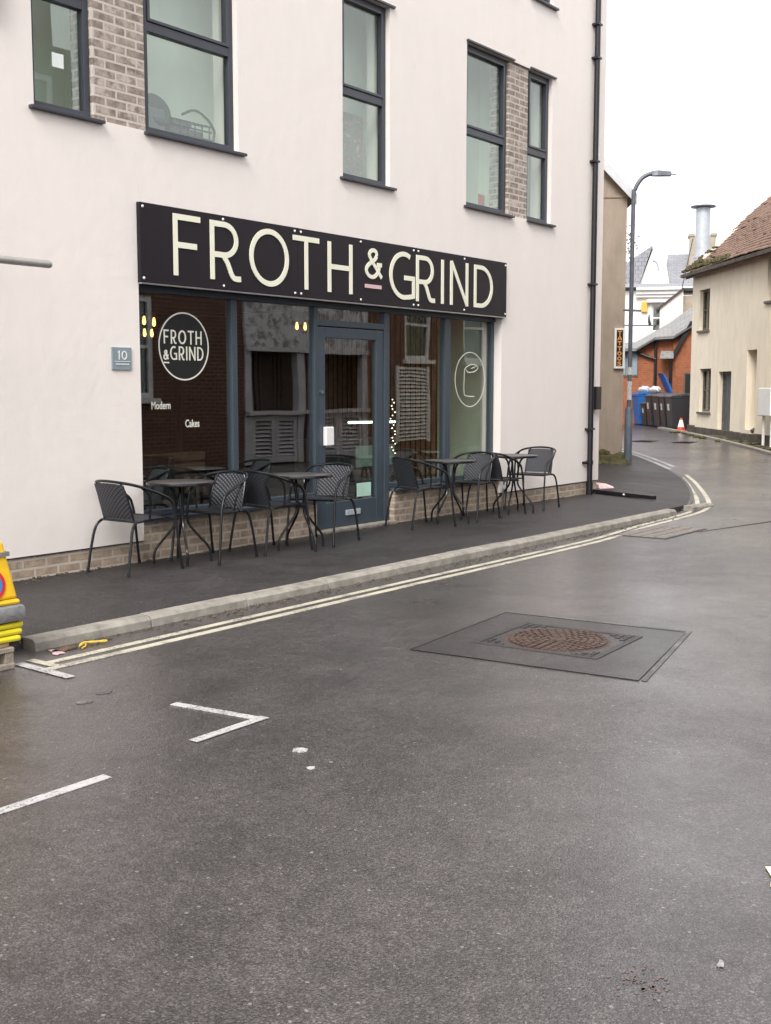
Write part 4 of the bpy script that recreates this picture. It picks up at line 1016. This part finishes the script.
b = B(); b.box(6.02, 6.75, -.40, -.15, .66, 1.32, .02); b.build('cabinet', 'whiteframe', t2, world=False)
b = B(); b.tube([(6.12, -.28, -.25), (6.12, -.28, .66)], .035, 8); b.tube([(6.6, -.28, -.25), (6.6, -.28, .66)], .035, 8); b.build('post', 'whiteframe', t2, world=False)
# verge strip along the cottage
b = B(); pts = [(33.6, 7.1), (31.39, 5.35), (29.59, 3.95), (26.71, 1.80), (24.62, .30), (21, -2.6), (18, -5.2), (10, -7.2), (-20, -7.25)]
b.ribbon([tuple(p)[:2] for p in smooth_path([(*p, 0) for p in pts], 6)], .14, lambda u, v, d: (u, v, G(u)+d), -.1, .05); struct(b.build('kerb', 'kerb'))
b = B()
for k in range(90):
    s = random.uniform(0, 7.5); off = -random.uniform(.08, .62); ca, sa = math.cos(CA), math.sin(CA); x = cb.x+ca*s-sa*off; y = cb.y+sa*s+ca*off
    bmesh.ops.create_icosphere(b.bm, subdivisions=1, radius=random.uniform(.03, .09), matrix=Matrix.Translation((x, y, G(x)+.02)) @ Matrix.Diagonal((1.4, 1.4, .5, 1)))
o = b.build('moss', 'moss', smooth=True); o['kind'] = 'stuff'; o['label'] = 'low moss and weeds along the foot of the cream cottage'; o['category'] = 'moss'

# ------------------------------------------------------------------ wheelie bins
def make_bin(mat):
    t = thing('wheelie_bin', 'x', 'bin', (0, 0, 0))
    b = B(); b.hull8([(-.22, -.27, .03), (.22, -.27, .03), (.22, .20, .03), (-.22, .20, .03)], [(-.275, -.36, .95), (.275, -.36, .95), (.275, .34, .95), (-.275, .34, .95)]); b.box(-.29, .29, -.375, .355, .935, .975, .008); b.build('body', mat, t, world=False, bevel=.02)
    b = B(); b.yz([(-.39, .98), (.34, 1.01), (.38, 1.07), (.1, 1.09), (-.33, 1.03)], -.29, .29); b.build('lid', 'binlid' if mat == 'binblack' else mat, t, world=False, bevel=.012)
    if mat == 'binblack':
        b = B(); b.hull8([(-.07, -.338, .56), (.07, -.338, .56), (.07, -.33, .56), (-.07, -.33, .56)], [(-.07, -.366, .76), (.07, -.366, .76), (.07, -.35, .76), (-.07, -.35, .76)]); b.build('pale_plate', 'sticker', t, world=False)  # pale plate standing for the white highlight patches on the front
    for s in (-1, 1):
        b = B(); b.lathe([(.0, -.025), (.10, -.025), (.10, .025), (0, .025)], seg=16); bmesh.ops.rotate(b.bm, verts=b.bm.verts, cent=(0, 0, 0), matrix=Matrix.Rotation(R(90), 3, 'Y')); bmesh.ops.translate(b.bm, verts=b.bm.verts, vec=(s*.25, .25, .10)); b.build('wheel', 'dark', t, world=False)
    b = B(); b.tube([(-.25, .40, .98), (.25, .40, .98)], .016, 8); b.box(-.20, -.16, .34, .41, .965, .995); b.box(.16, .20, .34, .41, .965, .995); b.build('handle', mat, t, world=False)
    return t
bb0 = Vector((31.558, 5.269, .345)); ud = Vector((math.cos(CA), math.sin(CA), 0)); nd = Vector((-math.sin(CA), math.cos(CA), 0))
def place_bin(o, s, dd, rz, lab, sc=1., grp=None):
    p = bb0+ud*s+nd*dd; o.location = (p.x, p.y, G(p.x)+.005); o.rotation_euler = (0, 0, CA+R(rz)); o.scale = (sc, sc, sc); o['label'] = lab; o['group'] = grp
k0 = make_bin('binblack'); u0 = make_bin('binblue')
gk, gb = 'black wheelie bins by the brick building', 'blue wheelie bins by the brick building'
place_bin(k0, -2.28, .42, 2, 'big charcoal wheelie bin nearest the cream cottage, behind the traffic cone', 1.0, gk)
for s, rz, dd, lab, sc in ((-2.95, -3, .42, 'black wheelie bin second from the cream cottage', .99), (-3.62, 3, .42, 'black wheelie bin third from the cream cottage', .99), (-4.3, -2, .40, 'black wheelie bin fourth from the cream cottage, a pale bag on its lid', 1.0), (-5.0, 4, .35, 'low black wheelie bin next to the blue bins', .74)):
    place_bin(copy_tree(k0), s, dd, rz, lab, sc, gk)
place_bin(u0, -5.75, .40, 3, 'blue wheelie bin next to the black ones, half hidden by the lamp post', 1.03, gb)
place_bin(copy_tree(u0), -6.62, .10, -4, 'blue wheelie bin farthest left, beside the brown wall', 1.03, gb)
ol = copy_tree(u0); place_bin(ol, -5.6, .78, 0, 'blue wheelie bin behind the black ones with its lid flung up', .99, gb)
for ch in ol.children:
    if ch.name.startswith('lid'):
        ch.rotation_euler = (R(-68), 0, 0); ch.location = (0, .36-(.36*math.cos(R(-68))-1.0*math.sin(R(-68))), 1.0-(.36*math.sin(R(-68))+1.0*math.cos(R(-68)))+.05)
for s, dd, r_, m_, lab in ((-4.35, .3, .19, 'bagwhite', 'pale grey rubbish bag on top of a black bin'), (-5.7, .35, .2, 'bagwhite', 'whitish rubbish bag heaped on the nearer blue bin'), (-6.6, .1, .28, 'bagpink', 'pink rubbish bag heaped on the far left blue bin')):
    p = bb0+ud*s+nd*dd; b = B(); bmesh.ops.create_icosphere(b.bm, subdivisions=3, radius=r_)
    for v in b.bm.verts: v.co *= 1+.12*math.sin(v.co.x*31+v.co.z*17)+.09*math.sin(v.co.y*43); v.co.z *= .6
    o = b.build('rubbish_bag', m_, smooth=True); o.location = (p.x, p.y, G(p.x)+1.10+r_*.4); tag(o, lab, 'rubbish bag')
p = bb0+ud*-.75+nd*-.02; z = G(p.x)
t = thing('traffic_cone', 'small orange and white traffic cone before the big charcoal bin', 'traffic cone', (p.x, p.y, z)); t.scale = (.86, .86, .86)
b = B(); b.box(-.17, .17, -.17, .17, 0, .04, .01); b.build('base', 'redplastic', t, world=False)
b = B(); b.lathe([(.05, .40), (.03, .47), (.0, .47)], seg=20); b.build('tip', 'redplastic', t, world=False, smooth=True)
b = B(); b.lathe([(.135, .041), (.108, .16), (0.1, .16)], seg=20); b.build('body', 'redplastic', t, world=False, smooth=True)
b = B(); b.lathe([(.109, .16), (.05, .40), (.02, .40)], seg=20); b.build('sleeve', 'whiteframe', t, world=False, smooth=True)

# ------------------------------------------------------------------ brick building behind the bins
KA = R(-66.2)
o40 = Vector((36.598, 8.374, .4))
t = thing('brick_outbuilding', 'low red brick building with a sagging grey slate roof behind the bins', 'building', o40, KA)
b = B(); b.xz([(-4, -.6), (.33, -.6), (.33, 2.92), (-.27, 2.92), (-.86, 2.52), (-4, 2.50)], 0, .3)
b.build('wall', 'brick_red', t, world=False)
b = B(); b.xz([(.30, -.6), (3.5, -.6), (3.5, 3.9), (2.2, 3.88), (.86, 3.28), (.33, 2.93)], -.10, 4); b.build('gable_wall', 'brick_red', t, world=False)
b = B(); low = [(-4, 2.56), (-.88, 2.56), (-.27, 2.93), (.33, 2.96), (.86, 3.30), (2.2, 3.9)]; up = [(-4, 2.75), (-1.0, 2.9), (-.45, 3.2), (.2, 3.58), (1.0, 4.17), (2.2, 4.6)]
A0 = [b.bm.verts.new((x, -.22, z)) for x, z in low]; A1 = [b.bm.verts.new((x, 3.2, z)) for x, z in up]; A2 = [b.bm.verts.new((x, -.22, z-.05)) for x, z in low]; A3 = [b.bm.verts.new((x, 3.2, z-.05)) for x, z in up]
for i in range(len(low)-1):
    b.bm.faces.new((A0[i], A0[i+1], A1[i+1], A1[i])); b.bm.faces.new((A2[i], A3[i], A3[i+1], A2[i+1])); b.bm.faces.new((A0[i], A2[i], A2[i+1], A0[i+1])); b.bm.faces.new((A1[i], A1[i+1], A3[i+1], A3[i]))
for i in (0, len(low)-1): b.bm.faces.new((A0[i], A1[i], A3[i], A2[i]))
b.build('roof', 'slate', t, world=False)
b = B(); b.tube([(x, -.25, z-.09) for x, z in low], .06, 8); b.build('gutter', 'pipe', t, world=False)
b = B(); b.ribbon([(.92, 3.42), (.30, 2.24)], .13, fxz, -.26, -.101); b.build('bargeboard', 'pipe', t, world=False)
b = B(); b.hull8([(-.10, -.62, 2.20), (.34, -.62, 2.20), (.34, -.12, 2.42), (-.06, -.12, 2.42)], [(-.10, -.62, 2.24), (.34, -.62, 2.24), (.34, -.12, 2.47), (-.06, -.12, 2.47)]); b.build('hood_roof', 'slate', t, world=False)
b = B(); b.tube([(-.24, -.07, -.3), (-.24, -.07, 2.85)], .05, 8); b.tube([(.26, -.17, -.3), (.26, -.17, 2.2)], .05, 8); b.tube([(-.85, -.09, 2.42), (-.5, -.09, 2.28), (-.24, -.09, 2.2)], .045, 8); b.build('drainpipe', 'pipe', t, world=False, smooth=True)
b = B(); b.box(-1.42, -.82, -.03, -.003, 1.62, 2.46); w = b.build('window', 'woodold', t, world=False)
for i in range(3):
    b = B(); b.box(-1.38+i*.19, -1.22+i*.19, -.036, -.031, 1.68, 2.40); b.build('pane', 'plaque', w, world=False)
b = B(); b.box(.70, .98, -.13, -.102, .55, 1.75); w = b.build('window', 'woodold', t, world=False)
b = B(); b.box(.74, .94, -.136, -.131, .6, 1.7); b.build('pane', 'dark', w, world=False)

# ------------------------------------------------------------------ white houses behind
o50 = Vector((45.748, 12.409, .4))
t = thing('white_house', 'white house with a deep moulded cornice and grey slate roof behind the brick building', 'house', o50, KA)
b = B(); b.wall(-3, 4, -1, 5.3, 0, .3, [(-.50, .12, 3.6, 4.72)]); b.box(-3, 4, 3, 3.3, -1, 5.3); b.build('wall', 'white', t, world=False)
b = B(); b.box(-1.15, 4.1, -.35, -.001, 5.30, 5.42); b.box(-1.15, 4.1, -.24, -.002, 5.14, 5.295); b.box(-1.15, 4.1, -.16, -.003, 5.02, 5.139); b.box(-.72, .6, -.2, -.004, 4.80, 4.92); b.build('cornice', 'whiteframe', t, world=False)
b = B(); b.hull8([(-3.1, -.30, 5.43), (4.1, -.30, 5.43), (4.1, 3.3, 5.43), (-3.1, 3.3, 5.43)], [(-3.0, 1.3, 5.7), (4.0, 1.3, 5.7), (4.0, 1.7, 5.7), (-3.0, 1.7, 5.7)]); b.build('roof', 'slateblue', t, world=False)
b = B(); b.box(-.50, -.44, .08, .16, 3.6, 4.72); b.box(.06, .12, .08, .16, 3.6, 4.72); b.box(-.44, .06, .081, .16, 4.15, 4.2); b.box(-.44, .06, .081, .16, 3.6, 3.66); b.box(-.44, .06, .081, .16, 4.66, 4.72); w = b.build('window', 'whiteframe', t, world=False)
b = B(); b.box(-.44, .06, .11, .118, 3.66, 4.66); b.build('pane', 'oldglass', w, world=False)
b = B(); b.box(-.93, -.68, -.12, -.003, 4.40, 4.84, .03); o = b.build('alarm_box', 'alarm'); o.location = o50; o.rotation_euler = (0, 0, KA); tag(o, 'orange yellow alarm box on the white house wall', 'alarm box')
o42 = Vector((38.428, 9.181, .4))+Vector((.915, .40, 0))*3.4
t = thing('pale_extension', 'pale pink rendered extension with a sloping dark coping above the slate roof', 'building', o42, KA)
s_ = 45.2/42
b = B(); b.xz([(-.17, .5), (.68, .5), (.68, 4.93), (-.17, 4.24)], 0, 2); b.build('wall', 'pinkish', t, world=False)
b = B(); b.box(.681, 2.5, .25, 2, .5, 4.72); b.build('side_wall', 'chimney', t, world=False)
b = B(); b.ribbon([(-.32, 4.17), (.70, 4.98)], .07, fxz, -.08, 2.02); b.box(.70, 2.6, .1, 2.1, 4.90, 5.0); b.build('coping', 'iron', t, world=False)
o58 = Vector((53.068, 15.638, .4))
t = thing('white_gable_house', 'bright white gabled house with blue grey slate roof far behind', 'house', o58, KA)
b = B(); b.xz([(-1.35, -1), (.2, -1), (.2, 6.3), (-.05, 7.75), (-.55, 8.05), (-1.2, 6.25), (-1.35, 6.25)], 0, 5); b.build('gable_wall', 'white', t, world=False)
b = B(); b.hull8([(-.12, .15, 6.2), (4, .15, 6.2), (4, 4, 6.2), (-.12, 4, 6.2)], [(.12, 2.2, 7.9), (4, 2.2, 7.9), (4, 2.6, 7.9), (.12, 2.6, 7.9)]); b.build('roof', 'slateblue', t, world=False)
b = B(); b.hull8([(-3.4, -.2, 6.2), (-1.22, -.2, 6.2), (-1.22, 5, 6.2), (-3.4, 5, 6.2)], [(-2.2, .3, 7.1), (-.62, -.1, 8.1), (-.62, 5, 8.1), (-2.2, 5, 7.3)]); b.build('side_roof', 'slateblue', t, world=False)
b = B(); b.ribbon(arc(-.55, 6.95, .22, .42, 100, -10, 10), .05, fxz, -.03, -.003); b.build('arch_moulding', 'plaque', t, world=False)
b = B(); b.box(1.12, 2.35, .9, 1.9, 6.8, 8.6); b.box(1.06, 1.36, .85, 1.95, 8.601, 8.72); b.box(2.1, 2.4, .85, 1.95, 8.601, 8.72); b.build('chimney', 'chimney', t, world=False)
o46 = Vector((42.088, 10.795, .4))
t = thing('metal_flue', 'tall galvanised metal flue with a flat cap rising behind the cottage roof', 'flue', o46, KA)
b = B(); b.lathe([(.31, 3.5), (.31, 6.2), (.275, 6.21), (.262, 8.1)], (1.36, .6, 0), 20); b.build('pipe', 'flue', t, world=False, smooth=True)
b = B(); b.lathe([(.325, 6.2), (.325, 6.28)], (1.36, .6, 0), 20); b.build('band', 'flue', t, world=False)
b = B(); b.lathe([(.29, 8.10), (.47, 8.125), (.47, 8.165), (.0, 8.24)], (1.36, .6, 0), 20); b.build('cap', 'lamp', t, world=False)
b = B(); b.tube([(1.0, .2, 6.9), (.62, -1.0, 4.9)], .02, 5); b.build('stay', 'iron', t, world=False)
# far trees on the slope, upper left of the gap
def tree(px, H, W, lab, seed):
    rnd = random.Random(seed); t = thing('tree', lab, 'tree', (px[0], px[1], .3), group='trees beyond the white gabled house')
    b = B(); b.tube([(0, 0, 0), (.1, 0, H*.5), (.0, .1, H*.85)], [.22, .14, .05], 8); b.build('trunk', 'bark', t, world=False)
    b = B()
    cl = [(rnd.gauss(0, W*.33), rnd.gauss(0, W*.33), H*.66+rnd.gauss(0, H*.14)) for _ in range(26)]
    for _ in range(6000):
        c = rnd.choice(cl); p = Vector((c[0]+rnd.gauss(0, .5), c[1]+rnd.gauss(0, .5), min(H, c[2]+rnd.gauss(0, .55))))
        n_ = Vector((rnd.gauss(0, 1), rnd.gauss(0, 1), rnd.gauss(0, 1))).normalized(); u = n_.orthogonal().normalized(); v = n_.cross(u); s = rnd.uniform(.05, .12)
        b.quad([p-u*s, p-v*s*.6, p+u*s, p+v*s*.6])
    b.build('crown', 'hazegreen', t, world=False)
tree((65.4, 23.6), 9.2, 1.5, 'hazy grey green tree just right of the brown house, behind the lamp post', 3)
tree((65.8, 25.4), 11.2, 2.2, 'hazy grey green tree farthest left behind the brown house corner', 5)

# ------------------------------------------------------------------ houses across the street (seen in the cafe glass)
OY = -8.45
def street_house(name, lab, x0, x1, h, mat, holes, d=6):
    t = thing(name, lab, 'house', ((x0+x1)/2, OY, 0)); t.rotation_euler = (0, 0, 0)
    b = B(); b.wall(x0, x1, -.2, h, OY-.3, OY, holes); b.build('wall', mat, t)
    b = B(); b.box(x0, x0+.3, OY-d, OY-.302, -.2, h-.01); b.box(x1-.3, x1, OY-d, OY-.302, -.2, h-.01); b.box(x0+.301, x1-.301, OY-d, OY-d+.3, -.2, h-.01); b.build('side_wall', mat, t)
    return t
def sash(t, x0, x1, z0, z1):
    b = B(); f = .10; y0, y1 = OY-.12, OY-.03
    b.box(x0, x0+f, y0, y1, z0, z1); b.box(x1-f, x1, y0, y1, z0, z1); b.box(x0+f, x1-f, y0, y1-.002, z0, z0+f); b.box(x0+f, x1-f, y0, y1-.002, z1-f, z1); b.box(x0+f, x1-f, y0, y1-.004, (z0+z1)/2-.03, (z0+z1)/2+.03)
    w = b.build('window', 'sash', t); b = B(); b.box(x0+f, x1-f, OY-.09, OY-.082, z0+f, z1-f); b.build('pane', 'oldglass', w)
    b = B(); b.box(x0-.08, x1+.08, OY+.001, OY+.10, z0-.09, z0-.003); b.build('sill', 'sash', w)
    b = B(); b.box(x0, x1, OY-.9, OY-.85, z0, z1); b.build('blind', 'intdark', w)
hA = [(10.2, 11.0, 1.0, 2.8), (10.4, 11.2, 3.6, 5.0), (11.55, 12.4, 5.45, 6.75), (11.55, 12.4, 3.1, 4.4)]
t = street_house('tall_brick_house', 'tall dark brick house across the street mirrored in the leftmost upper window', 9.2, 12.75, 7.25, 'brick_old', hA)
for h in hA: sash(t, *h)
b = B(); b.box(9.6, 12.42, OY-1.6, OY-.02, 7.251, 9.3); b.build('chimney', 'brick_old', t)
b = B(); b.box(9.2, 12.75, OY-6, OY-.31, 7.252, 7.34); b.build('roof', 'slate', t)
hB = [(13.5, 14.55, 1.42, 3.3), (16.9, 20.95, .0, 3.4), (14.6, 15.5, 3.9, 5.1), (18.2, 19.1, 3.9, 5.1)]
t = street_house('brick_shop', 'old brick shop across the street with a grey painted timber front', 12.78, 21.4, 5.45, 'brick_old', hB)
for h in (hB[0], hB[2], hB[3]): sash(t, *h)
b = B(); b.hull8([(12.78, OY+.15, 5.46), (21.4, OY+.15, 5.46), (21.4, OY-6.1, 5.46), (12.78, OY-6.1, 5.46)], [(12.78, OY-2.9, 6.2), (21.4, OY-2.9, 6.2), (21.4, OY-3.1, 6.2), (12.78, OY-3.1, 6.2)]); b.build('roof', 'slate', t)
b = B(); b.box(16.92, 20.94, OY-.12, OY+.05, 2.45, 3.38); b.build('fascia', 'fasciapeel', t)
b = B()
for x in (16.92, 18.55, 18.98, 20.75): b.box(x, x+.19, OY-.13, OY+.02, .03, 2.44)
b.box(16.92, 20.94, OY-.125, OY+.12, 1.06, 1.14); b.box(16.92, 20.94, OY-.125, OY+.10, 2.36, 2.449); b.build('front_frame', 'shutter', t)
for (x0, x1) in ((17.12, 17.82), (17.83, 18.54), (19.18, 19.95), (19.96, 20.74)):
    b = B(); b.box(x0, x0+.1, OY-.1, OY, .05, 1.05); b.box(x1-.1, x1, OY-.1, OY, .05, 1.05); b.box(x0+.1, x1-.1, OY-.1, OY-.002, .05, .17); b.box(x0+.1, x1-.1, OY-.1, OY-.002, .93, 1.05);
    z = .18
    while z < .9: b.hull8([(x0+.1, OY-.02, z), (x1-.1, OY-.02, z), (x1-.1, OY-.075, z+.05), (x0+.1, OY-.075, z+.05)], [(x0+.1, OY-.02, z+.012), (x1-.1, OY-.02, z+.012), (x1-.1, OY-.075, z+.062), (x0+.1, OY-.075, z+.062)]); z += .083
    b.build('louvre_door', 'shutter', t)
b = B(); x = 17.0
while x < 20.85: b.box(x, x+.105, OY-.62-.02*math.sin(x*9), OY-.60-.02*math.sin(x*9), 0, 2.5); x += .12
b.build('shop_blind', 'benchdark', t)
hC = [(22.4, 23.5, 2.3, 4.0), (25.0, 26.0, 2.3, 4.0)]
t = street_house('brick_terrace', 'brick terrace house across the street with a louvred shutter by its window', 21.45, 27.4, 5.2, 'brick_old', hC)
for h in hC: sash(t, *h)
b = B(); b.hull8([(21.45, OY+.15, 5.21), (27.4, OY+.15, 5.21), (27.4, OY-6.1, 5.21), (21.45, OY-6.1, 5.21)], [(21.45, OY-2.9, 6.3), (27.4, OY-2.9, 6.3), (27.4, OY-3.1, 6.3), (21.45, OY-3.1, 6.3)]); b.build('roof', 'slate', t)
b = B(); z = .35
b.box(22.0, 22.1, OY+.001, OY+.06, .3, 2.15); b.box(23.3, 23.4, OY+.001, OY+.06, .3, 2.15)
while z < 2.1: b.hull8([(22.1, OY+.055, z), (23.3, OY+.055, z), (23.3, OY+.005, z+.05), (22.1, OY+.005, z+.05)], [(22.1, OY+.055, z+.014), (23.3, OY+.055, z+.014), (23.3, OY+.005, z+.064), (22.1, OY+.005, z+.064)]); z += .09
b.build('louvred_shutter', 'sash', t)

# ------------------------------------------------------------------ camera
F_ = 1150.; CXp, CYp, HYp, VXp = 385.5, 512., 390., 1265.
th = math.atan((CYp-HYp)/F_); ph = math.atan((VXp-CXp)/math.hypot(F_, CYp-HYp))
cam = bpy.data.cameras.new('camera'); co = bpy.data.objects.new('camera', cam); COL.objects.link(co)
co.location = (0, -7.7678, 1.57); co.rotation_euler = (R(90)-th, 0, ph-R(90))
cam.sensor_fit = 'VERTICAL'; cam.sensor_height = 36; cam.lens = F_/1024*36; cam.clip_end = 2000; cam.clip_start = .05
S.camera = co

# ------------------------------------------------------------------ light: bright overcast
SUN_EL, SUN_AZ = R(44), R(-160)      # from behind the camera, to its right
w = bpy.data.worlds.new('World'); S.world = w; w.use_nodes = True
nt = w.node_tree; bg = nt.nodes['Background']
sky = nt.nodes.new('ShaderNodeTexSky'); sky.sky_type = 'NISHITA'; sky.sun_disc = False
sky.sun_elevation = SUN_EL; sky.air_density = 1.2; sky.dust_density = 5.; sky.ozone_density = 1.
hs = nt.nodes.new('ShaderNodeHueSaturation'); hs.inputs['Saturation'].default_value = .12; nt.links.new(sky.outputs[0], hs.inputs['Color'])
mx = nt.nodes.new('ShaderNodeMix'); mx.data_type = 'RGBA'; mx.inputs[0].default_value = .72
nt.links.new(hs.outputs[0], mx.inputs[6]); mx.inputs[7].default_value = (5.0, 5.0, 5.1, 1)
nt.links.new(mx.outputs[2], bg.inputs['Color']); bg.inputs['Strength'].default_value = .15
sd = bpy.data.lights.new('sun', 'SUN'); sd.energy = 1.15; sd.angle = R(25); sd.color = (1, .965, .92)
so = bpy.data.objects.new('sun', sd); COL.objects.link(so)
dirv = Vector((math.cos(SUN_EL)*math.cos(SUN_AZ), math.cos(SUN_EL)*math.sin(SUN_AZ), math.sin(SUN_EL)))
so.rotation_euler = dirv.to_track_quat('Z', 'Y').to_euler(); so.location = dirv*30
sky.sun_rotation = math.atan2(dirv.x, dirv.y)

S.render.engine = 'CYCLES'
S.cycles.use_denoising = True; S.cycles.max_bounces = 8; S.cycles.transparent_max_bounces = 16; S.cycles.glossy_bounces = 4; S.cycles.diffuse_bounces = 4
S.cycles.sample_clamp_indirect = 8; S.cycles.caustics_reflective = False; S.cycles.caustics_refractive = False
S.view_settings.view_transform = 'Standard'; S.view_settings.look = 'None'; S.view_settings.gamma = 1; S.view_settings.exposure = 1.2
